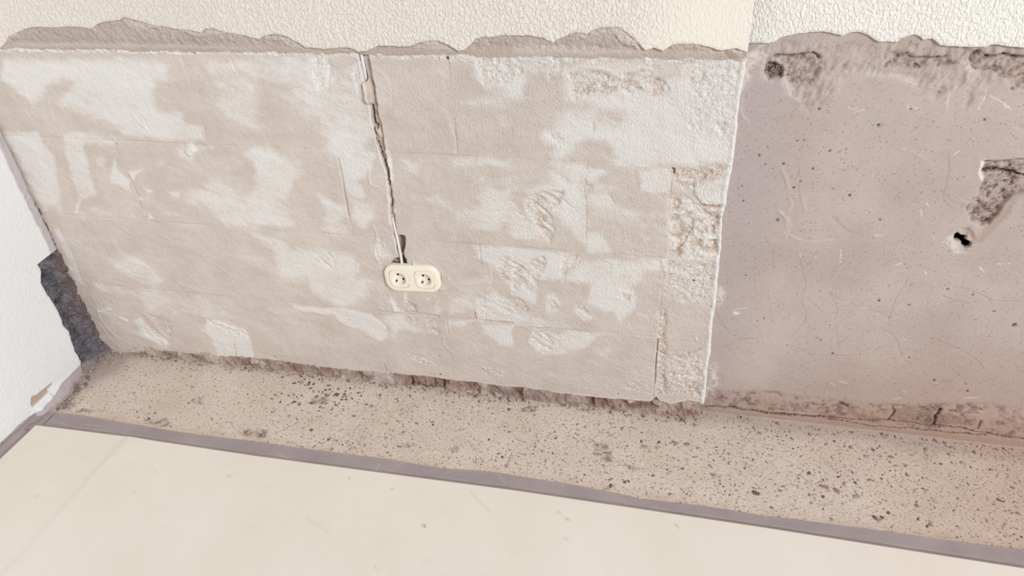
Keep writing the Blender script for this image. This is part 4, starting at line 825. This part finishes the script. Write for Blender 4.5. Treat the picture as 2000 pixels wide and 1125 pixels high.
for o_, txt in ((D1, '640 125 5 0;1860 150 7 3;1070 215 4 1;970 140 3 1;1210 230 4 1;1650 270 4 1;1160 270 5 1;1470 150 4 1;1690 60 3 2;1230 140 3 0;1930 80 4 1;1380 60 3 0'),
                (D2, '125 118 7 0;150 85 6 2;200 75 5 1;255 92 5 1;300 140 8 1;425 35 7 1;340 160 6 1;430 150 7 1;320 275 6 2;430 360 6 1;260 250 6 0;130 220 6 0;40 400 6 1;765 250 7 0;905 175 6 0;1200 92 5 1;1020 310 9 3;1255 310 7 0;1375 300 7 0;1380 320 5 1;1150 378 6 0;1105 290 4 1;1120 490 8 0;590 510 6 0;1025 535 4 1;675 475 4 1;565 435 5 1;630 445 5 0;1815 435 5 1;1970 200 6 1;1975 375 6 0;1945 335 6 3;1920 572 6 1;1890 545 5 2;1870 600 5 0;1490 175 5 3;1390 135 4 2;500 180 5 1;620 165 5 1;640 40 5 1;700 120 5 1;800 70 7 1;770 250 6 0;590 200 7 0'),
                (D3, '860 350 7 0;770 310 6 0;680 320 6 3;570 335 5 0;1045 285 6 0;1010 380 4 1;1270 460 10 0;1365 470 10 0;1235 463 5 0;1035 490 11 3;1445 503 5 0;1390 400 4 0;1010 448 6 1;1145 455 6 1;880 450 5 3;1130 500 8 3;1655 520 5 0;1690 545 5 0;1545 640 7 0;1570 710 8 0;1330 660 4 1;1210 670 4 1;770 745 8 0;770 795 9 1;880 765 6 1;1100 715 5 1;260 440 3 1;235 525 3 1;165 545 3 1;340 425 5 1;175 245 6 0;330 375 4 1;1900 850 12 1;1690 620 6 0;1520 430 4 0;1590 495 4 1;500 390 4 0;1240 685 5 3;1300 600 5 3;750 380 4 0;910 760 5 1;1230 860 5 2;1050 855 5 0;1440 570 5 3;1750 830 4 0;1880 590 4 1;320 540 4 1;1740 790 4 0'),
                (D4, '185 425 5 0;325 395 8 0;455 470 6 0;520 447 5 1;645 495 7 0;820 515 6 1;765 565 8 3;960 570 8 2;1000 640 8 3;1075 640 7 0;1425 495 6 0;1410 548 6 0;1605 530 5 1;1085 710 8 2;680 770 6 1;795 750 7 0;595 768 4 1;320 695 7 1;445 805 13 2;535 832 10 2;430 880 6 1;320 865 5 1;120 800 6 0;100 835 6 0;690 880 11 3;830 1040 7 1;890 1040 6 1;940 1005 6 1;1170 1055 5 1;495 1055 7 0;430 975 4 1;340 930 5 0;30 965 6 2;885 740 4 1;550 725 5 1;1160 950 7 2;1450 990 6 0;1800 905 7 1;1910 810 6 2;1950 1010 6 2;1560 780 5 0;1580 650 5 0;1740 670 6 0;1480 895 6 0;1270 1100 7 0;660 690 5 0;1160 920 5 0;1240 1110 6 1;75 410 4 1;600 490 5 3;950 610 5 0;1350 625 6 2;1230 510 6 2')):
    for s_ in txt.split(';'):
        a = [float(t) for t in s_.split()]; big_st.append((o_[0] + a[0] / 3.99, o_[1] + a[1] / 3.99, a[2], int(a[3])))
for i in range(46): big_st.append((rng.normal(650, 38), rng.normal(768, 14), rng.uniform(3, 6.5), int(rng.choice([0, 1, 1, 1]))))
for i in range(16): big_st.append((rng.normal(600, 20), rng.normal(745, 5), rng.uniform(3, 6), 1))
def put_stone(x, y, r, kind, n):
    o_ = bpy.data.objects.new('stone', PEB[kind][n % 3])
    o_.location = (x, y, .0009); o_.rotation_euler = (0, 0, rng.uniform(0, 6.28))
    o_.scale = (r, r * rng.uniform(.5, .85), .0028); link(o_, floor)
for n, (x_, y_, r_, kd) in enumerate(big_st):
    q = FL(np.array([[x_, y_]]))[0]; put_stone(q[0], q[1], r_ * .0009, kd, n)
# fine aggregate: countless grains in one mesh
V, F, mi = [], [], []
for i in range(9800):
    x_ = rng.uniform(-1.75, 1.8); y_ = rng.uniform(-.31, .02); 
    if x_ < -.9 and rng.random() < .45: continue
    r_ = .0012 + .0030 * rng.random() ** 2.4; a0 = rng.normal(.25, .9); e_ = rng.uniform(.35, .8); n0 = len(V)
    for t_ in range(6):
        a = t_ * math.pi / 3; u_, v_ = r_ * math.cos(a) * rng.uniform(.8, 1.2), r_ * e_ * math.sin(a) * rng.uniform(.8, 1.2)
        V.append((x_ + u_ * math.cos(a0) - v_ * math.sin(a0), y_ + u_ * math.sin(a0) + v_ * math.cos(a0), .0002))
    V.append((x_, y_, .0016)); F += [(n0 + t_, n0 + (t_ + 1) % 6, n0 + 6) for t_ in range(6)]; mi += [int(rng.choice([0, 0, 0, 1, 2, 3, 3, 3]))] * 6
ag = mesh_obj('aggregate', V, F, SC[0], floor)
for m_ in SC[1:]: ag.data.materials.append(m_)
ag.data.polygons.foreach_set('material_index', mi); ag['kind'] = 'stuff'
# crumbs of mortar lying in the corners
V, F, mi = [], [], []
MCR = [m_plain('crumb_' + n, lin(*c), .95, .1, .1, 90) for n, c in (('mauve', (172, 157, 152)), ('grey', (140, 126, 122)), ('buff', (200, 182, 166)))]
def crumb(x_, y_, r_, kd):
    n0 = len(V); R_m = Euler((rng.uniform(0, 6), rng.uniform(0, 6), rng.uniform(0, 6))).to_matrix()
    for sx_ in (-1, 1):
        for sy_ in (-1, 1):
            for sz_ in (-1, 1):
                p_ = R_m @ Vector((sx_ * r_ * rng.uniform(.5, 1), sy_ * r_ * rng.uniform(.5, 1), sz_ * r_ * rng.uniform(.4, .8)))
                V.append((x_ + p_.x, y_ + p_.y, r_ * .45 + p_.z))
    for q_ in ((0, 1, 3, 2), (4, 6, 7, 5), (0, 4, 5, 1), (2, 3, 7, 6), (0, 2, 6, 4), (1, 5, 7, 3)): F.append(tuple(n0 + t_ for t_ in q_)); mi.append(kd)
lc = FL(S('205,690 180,715 165,735 148,755 135,772 120,790 112,798'))
for i in range(300):
    t_ = rng.uniform(0, len(lc) - 1.001); k_ = int(t_); q = lc[k_] + (lc[k_ + 1] - lc[k_]) * (t_ - k_)
    crumb(max(q[0] + abs(rng.normal(0, .018)), XL + .008), q[1] + rng.normal(0, .01), .0012 + .0055 * rng.random() ** 3, int(rng.choice([0, 0, 1, 1, 0])))
for i in range(700):
    x_ = rng.uniform(-1.78, .13); crumb(x_, -.004 - abs(rng.normal(0, .010)), .001 + .004 * rng.random() ** 3, int(rng.choice([0, 2, 2, 2, 1])))
for i in range(260):
    crumb(rng.uniform(.13, 1.8), .028 - abs(rng.normal(0, .010)), .001 + .003 * rng.random() ** 3, int(rng.choice([0, 1, 2])))
cb = mesh_obj('mortar_crumbs', V, F, MCR[0], floor)
for m_ in MCR[1:]: cb.data.materials.append(m_)
cb.data.polygons.foreach_set('material_index', mi); cb['kind'] = 'stuff'

# ================================================================== TAPE AND FLOOR SHEET
ZT = .0065      # height of the sheet lying on the tape's fold
inn = FL(S('-200,792 75,831 250,853 497,890 735,922 1000,957 1250,994 1497,1031 1750,1071 2000,1110 2300,1158 2900,1256'), .007)
out = FL(S('-200,765 85,803 160,811 250,827 360,845 500,863 625,880 750,896 860,914 970,923 1000,928 1100,943 1200,962 1250,974 1340,983 1400,992 1497,1007 1600,1020 1700,1033 1850,1055 2000,1074 2300,1118 2900,1207'), .0015)
inn = inn[np.argsort(inn[:, 0])]; out = out[np.argsort(out[:, 0])]
def tape_back(name, xa, xb, lift, cut, label, seed):
    tx = np.arange(xa, xb, .003); s_ = np.linspace(0, 1, 26)
    TX, TS = np.meshgrid(tx, s_)
    yi = np.interp(tx, inn[:, 0], inn[:, 1]) - .018; yo = np.interp(tx, out[:, 0], out[:, 1]) + .0007 * fbm(tx, tx * 0, .03, 3, seed)
    TY = yi[None, :] * (1 - TS) + yo[None, :] * TS
    sl = cut * (TS - .5); TX = TX + sl * (1 - sst(0, .05, TX - xa))
    d = TY - (yi[None, :] + .018)                                # distance from the sheet's edge
    TZ = .0013 + lift + (ZT - .0018 - lift) * (1 - sst(.002, .013, d)) + .0005 * fbm(TX, TY, .03, 3, seed + 1) + .0006 * sst(.012, .006, np.abs(d - .015)) * 0
    ts = Sheet(TX, TY, FL, .002, .02, seed)
    ts.M[..., 0] = np.clip(.5 * (1 - sst(.0, .0035, np.abs(d - .0135 - .001 * fbm(TX, TY, .1, 2, seed + 3)))) * (.5 + fbm(TX, TY, .04, 3, seed + 4)), 0, 1)
    ts.M[..., 2] = np.clip(.8 * (1 - sst(0, .008, yo[None, :] - TY)) * (.4 + fbm(TX, TY, .03, 3, seed + 5)), 0, 1)
    for q in (S('150 520 210 570 310 600', D2), S('960 620 950 650 935 685', D2), S('1100 650 1140 625 1180 610', D2), S('1490 690 1500 700', D2), S('1890 700 1910 740 1945 780', D2), S('350 290 450 300 520 320', D1), S('640 320 800 330', D1), S('380 750 400 800', D3), S('870 910 890 950', D3), S('1510 940 1550 960', D3), S('1960 1020 1990 1060', D3)):
        ts.paint(0, ts.line(q, .001, .0012), 1, .7)
    t = grid_obj(name, np.stack([TX, TY, TZ], -1), np.clip(ts.M, 0, 1), MT, None, (0, 0, -.0009))
    return tag(t, label, 'tape', 'grey tape strips edging the floor sheet')
xs_ = FL(S('984,935'))[0, 0]
tape_back('adhesive_tape', -1.797, xs_ + .012, .0006, .02, 'long grey tape strip along the sheet below the block wall, from left corner', 220)
tape_back('adhesive_tape', xs_ - .03, 2.18, 0, 0, 'grey tape strip along the sheet on the right, below the bare concrete', 230)
ly = np.arange(-2.2, -.292, .004); prof = np.array([(-1.7985, .016), (-1.7985, .013), (-1.7982, .010), (-1.7965, .006), (-1.792, .0028), (-1.786, .0025), (-1.780, .003), (-1.776, .0045), (-1.772, .0055), (-1.764, .0055), (-1.756, .0055)])
TA, TI = np.meshgrid(ly, np.arange(len(prof)))
tx_ = prof[TI, 0] + .0006 * fbm(TA, TI * .02, .05, 2, 240); tz_ = prof[TI, 1] + (.002 * fbm(TA, TA * 0, .06, 3, 241)) * (TI < 2) + .0004 * fbm(TA, TI * .02, .03, 2, 242)
tm = np.zeros(TA.shape + (4,)); tm[..., 0] = np.clip(.5 * fbm(TA, TI * .01, .05, 3, 243), 0, 1) * (TI > 6)
tag(grid_obj('adhesive_tape', np.stack([np.maximum(tx_, -1.7985), TA, tz_], -1), tm, MT, None, (.0004, 0, -.0009)), 'short grey tape strip running up to the white left wall', 'tape', 'grey tape strips edging the floor sheet')

ex = np.concatenate([np.arange(-1.7725, 2.18, .006)])
fy_ = np.concatenate([np.linspace(0, .03, 8)[:-1], np.arange(.03, 2.3, .008)])
EX, EV = np.meshgrid(ex, fy_); yi = np.interp(ex, inn[:, 0], inn[:, 1]); EY = yi[None, :] - EV
EXs = EX + (.003 * fbm(EY, EY * 0, .4, 2, 250)) * (EX < -1.77)
fold = FL(S('250,857 205,905 160,957 122,998 98,1025 60,1070 20,1110 -60,1200'), .007); fold = fold[np.argsort(fold[:, 1])]
fxp = np.interp(EY, fold[:, 1], fold[:, 0]); dd = EX - fxp
EZ = ZT + .0006 * fbm(EX, EY, .25, 3, 251) + .0035 * np.where(dd < 0, np.exp(-(dd / .010) ** 2), np.exp(-(dd / .05) ** 2)) * (.75 + .4 * fbm(EX, EY, .15, 2, 252))
es = Sheet(EX, EY, lambda p: FL(p, .007), .003, .03, 33)
for q, w_, op in ((S('722 720 728 745 726 765', D2), .0009, .5), (S('1030 800 1060 820', D2), .0012, .4), (S('1300 1108 1312 1104', D2), .0022, 1), (S('60 722 64 724', D2), .0016, .6), (S('1600 910 1608 914', D2), .0018, .5), (S('1180 690 1210 685', D1), .0016, .3), (S('1740 720 1850 710', D1), .0014, .35), (S('1910 570 1914 572', D1), .0018, .6), (S('1690 1030 1694 1034', D1), .002, .5), (S('360 1005 380 1012', D3), .004, .3), (S('420 1045 436 1052', D3), .004, .4), (S('1280 1100 1290 1110', D3), .004, .4), (S('280 885 295 870', D1), .0016, .35), (S('1680 830 1760 930 1830 990', D2), .003, .18), (S('1000 845 1060 838', D1), .0014, .3), (S('732,1100 736,1112 742,1118'), .0012, .5), (S('1258 1040 1280 1080', D2), .0009, .4), (S('490 910 500 915', D2), .0012, .5), (S('1100,1050 1108,1054'), .002, .3), (S('600,1010 640,1040'), .004, .12)):
    es.paint(3, es.line(q, w_, None, True), 1, op)
sheet = grid_obj('floor_sheet', np.stack([EXs, EY, EZ], -1), np.clip(es.M, 0, 1), MPA, None, (0, 0, -.0014))
tag(sheet, 'large cream protective floor sheet with a crease at its left end', 'floor sheet')

# ================================================================== CABLE
MW = m_plain('cable_sheath', lin(226, 225, 227), .45, .4)
cpt = S('704,84 706,104 709,122 713,142 717,165 724,200 731,235 737,262 745,295 752,325 758,355 763,390 766,415 769,432 773,452 777,470 781,490 784,506 785.5,522 786,535')
dpt = [.012, .008, .0075, .012, .018, .022, .022, .022, .022, .022, .022, .020, .014, .007, .003, .0015, .001, .002, .005, .010]
cw_ = [W(c_[None], d_)[0] for c_, d_ in zip(cpt, dpt)]
cu = bpy.data.curves.new('cable', 'CURVE'); cu.dimensions = '3D'; cu.bevel_depth = .0038; cu.bevel_resolution = 3; cu.use_fill_caps = True
sp = cu.splines.new('POLY'); 
# smooth the run by Catmull-Rom so that it bends like a cable
pts = [Vector((a[0], d_, a[1])) for a, d_ in zip(cw_, dpt)]; run = []
for i in range(len(pts) - 1):
    p0, p1, p2, p3 = pts[max(i - 1, 0)], pts[i], pts[i + 1], pts[min(i + 2, len(pts) - 1)]
    for t_ in np.linspace(0, 1, 6)[:-1]:
        run.append(.5 * ((2 * p1) + (p2 - p0) * t_ + (2 * p0 - 5 * p1 + 4 * p2 - p3) * t_ ** 2 + (3 * p1 - p0 - 3 * p2 + p3) * t_ ** 3))
run.append(pts[-1]); sp.points.add(len(run) - 1)
for p_, v_ in zip(sp.points, run): p_.co = (*v_, 1)
tmp = bpy.data.objects.new('tmp', cu); COL.objects.link(tmp)
me = bpy.data.meshes.new_from_object(tmp.evaluated_get(bpy.context.evaluated_depsgraph_get())); bpy.data.objects.remove(tmp)
me.polygons.foreach_set('use_smooth', [True] * len(me.polygons)); me.materials.clear(); me.materials.append(MW)
tag(link(bpy.data.objects.new('electric_cable', me)), 'pale grey electric cable in the wall chase, running down into the socket', 'cable')

# ================================================================== DOUBLE SOCKET
MI = m_plain('ivory_plastic', lin(240, 231, 212), .35, .5, .01, 20)
MI2 = m_plain('ivory_insert', lin(240, 231, 213), .35, .5, .01, 20)
MK = m_plain('pin_hole_shade', lin(30, 24, 22), .8, .1)  # near-black colour painted for the shade inside the pin openings
MB = m_plain('brass_contact', lin(84, 72, 62), .4, .6)
sc_ = W(S('804.5,545.5'), -.010)[0]
sock = bpy.data.objects.new('double_socket', None); link(sock); sock.location = (sc_[0], 0, sc_[1]); sock.rotation_euler = (0, math.radians(-3.2), 0)
tag(sock, 'ivory plastic double power socket on the stripped block wall', 'power socket')
def rrect(w, h, r, n=10):
    pts = []
    for cx_, cy_, a0 in ((w / 2 - r, h / 2 - r, 0), (-w / 2 + r, h / 2 - r, 90), (-w / 2 + r, -h / 2 + r, 180), (w / 2 - r, -h / 2 + r, 270)):
        for i in range(n + 1): a = math.radians(a0 + 90 * i / n); pts.append((cx_ + r * math.cos(a), cy_ + r * math.sin(a)))
    return pts
def loft(name, loops, mat, parent, cap_first=False, cap_last=False, smooth=True, holes=None):
    """loops of equal length of (x, y, z) points, joined in order"""
    n = len(loops[0]); v = [p for l in loops for p in l]; f = []
    for k_ in range(len(loops) - 1):
        for i in range(n):
            j = (i + 1) % n; f.append((k_ * n + i, k_ * n + j, (k_ + 1) * n + j, (k_ + 1) * n + i))
    if cap_first: f.append(tuple(range(n))[::-1])
    if cap_last: f.append(tuple((len(loops) - 1) * n + i for i in range(n)))
    o_ = mesh_obj(name, v, f, mat, parent, smooth)
    bm = bmesh.new(); bm.from_mesh(o_.data); bmesh.ops.recalc_face_normals(bm, faces=bm.faces); bm.to_mesh(o_.data); bm.free()
    return o_
TH = .0115
FWD, FHT = .158, .0845
def ring(pts, y): return [(a, y, b) for a, b in pts]
# frame: shell with two rounded-square openings, cut with a boolean so that the openings are real
fr = loft('frame', [ring(rrect(FWD, FHT, .031), .004), ring(rrect(FWD, FHT, .031), -TH + .005), ring(rrect(FWD - .0016, FHT - .0016, .0305), -TH + .0025), ring(rrect(FWD - .005, FHT - .005, .029), -TH + .0008), ring(rrect(FWD - .010, FHT - .010, .027), -TH), ring(rrect(FWD - .03, FHT - .024, .017), -TH - .0002)], MI, sock, True, True)
ICX = .0365
for sgn in (-1, 1):
    ct = loft('cutter', [ring([(a + sgn * ICX, b) for a, b in rrect(.0553, .0553, .0155)], .03), ring([(a + sgn * ICX, b) for a, b in rrect(.0553, .0553, .0155)], -.03)], MI, sock, True, True)
    md = fr.modifiers.new('cut', 'BOOLEAN'); md.object = ct; md.operation = 'DIFFERENCE'; md.solver = 'EXACT'
    bpy.context.view_layer.update()
    me = bpy.data.meshes.new_from_object(fr.evaluated_get(bpy.context.evaluated_depsgraph_get())); fr.modifiers.clear(); fr.data = me
    bpy.data.objects.remove(ct)
bm = bmesh.new(); bm.from_mesh(fr.data)
for e in bm.edges: e.smooth = (len(e.link_faces) == 2 and e.calc_face_angle(3) < math.radians(35))
for f_ in bm.faces: f_.smooth = True
bm.to_mesh(fr.data); bm.free()
for sgn, rot in ((-1, -47), (1, -40)):
    c0 = sgn * ICX
    N = 44
    def circ(r): return [(c0 + r * math.cos(math.radians(45) * 0 + 2 * math.pi * i / N), r * math.sin(2 * math.pi * i / N)) for i in range(N)]
    def sq(w, r):                                            # rounded square with the same number of points, matched by angle
        base = rrect(w, w, r, 10); out_ = []
        for i in range(N):
            a = 2 * math.pi * i / N; d_ = Vector((math.cos(a), math.sin(a))); best = None
            for p_, q_ in zip(base, base[1:] + base[:1]):
                x1_, y1_, x2_, y2_ = *p_, *q_; den = d_.x * (y2_ - y1_) - d_.y * (x2_ - x1_)
                if abs(den) < 1e-12: continue
                t_ = (x1_ * (y2_ - y1_) - y1_ * (x2_ - x1_)) / den; u_ = (x1_ * d_.y - y1_ * d_.x) / den
                if t_ > 0 and -1e-6 <= u_ <= 1 + 1e-6: best = t_
            out_.append((c0 + d_.x * best, d_.y * best))
        return out_
    ins = loft('socket_insert', [ring(sq(.0538, .0148), .004), ring(sq(.0538, .0148), -TH + .0002), ring(sq(.0530, .0145), -TH - .0007), ring(sq(.0505, .0138), -TH - .0010), ring(circ(.0196), -TH - .0012), ring(circ(.0188), -TH - .0006), ring(circ(.0183), -TH + .001), ring(circ(.0180), .0000), ring(circ(.0174), .0010)], MI2, sock, True, True)
    bm = bmesh.new(); bm.from_mesh(ins.data)
    for e in bm.edges: e.smooth = (len(e.link_faces) == 2 and e.calc_face_angle(3) < math.radians(40))
    bm.to_mesh(ins.data); bm.free()
    for s2 in (-1, 1):
        a = math.radians(rot); hx, hz = c0 + s2 * .0095 * math.cos(a), s2 * .0095 * math.sin(a)
        cpts = [(hx + .0031 * math.cos(t_), hz + .0031 * math.sin(t_)) for t_ in np.linspace(0, 2 * math.pi, 17)[:-1]]
        loft('pin_hole_disc', [ring(cpts, .0020), ring(cpts, .0006)], MK, ins, True, True)  # solid dark disc standing in for the shade of an opening
        # earth clip: bent strip standing off the rim of the cup
        ca = a + s2 * math.pi / 2; ux_, uz_ = math.cos(ca), math.sin(ca); tx2, tz2 = -uz_, ux_
        pr = [(.0180, -.008), (.0170, -.0065), (.0160, -.004), (.0152, -.0015), (.0156, .0008)]; v = []; f = []
        for r_, y_ in pr:
            for w_ in (-.0024, .0024): v.append((c0 + ux_ * r_ + tx2 * w_, y_, uz_ * r_ + tz2 * w_))
        nb = len(v); v += [(a_ + ux_ * .0008, b_2, c_ + uz_ * .0008) for a_, b_2, c_ in v]
        for i in range(len(pr) - 1): f += [(2 * i, 2 * i + 1, 2 * i + 3, 2 * i + 2), (nb + 2 * i, nb + 2 * i + 2, nb + 2 * i + 3, nb + 2 * i + 1), (2 * i, 2 * i + 2, nb + 2 * i + 2, nb + 2 * i), (2 * i + 1, nb + 2 * i + 1, nb + 2 * i + 3, 2 * i + 3)]
        mesh_obj('earth_clip', v, f, MB, ins)
    # keyed ribs at the sides of the cup
    for s2 in (-1, 1):
        a = math.radians(rot); ux_, uz_ = s2 * math.cos(a), s2 * math.sin(a); tx2, tz2 = -uz_, ux_
        v = [(c0 + ux_ * r_ + tx2 * w_, y_, uz_ * r_ + tz2 * w_) for y_ in (-.009, .0010) for r_, w_ in ((.0184, -.003), (.0166, -.0022), (.0166, .0022), (.0184, .003))]
        mesh_obj('key_rib', v, [(0, 1, 2, 3), (4, 7, 6, 5), (0, 4, 5, 1), (1, 5, 6, 2), (2, 6, 7, 3)], MI2, ins)
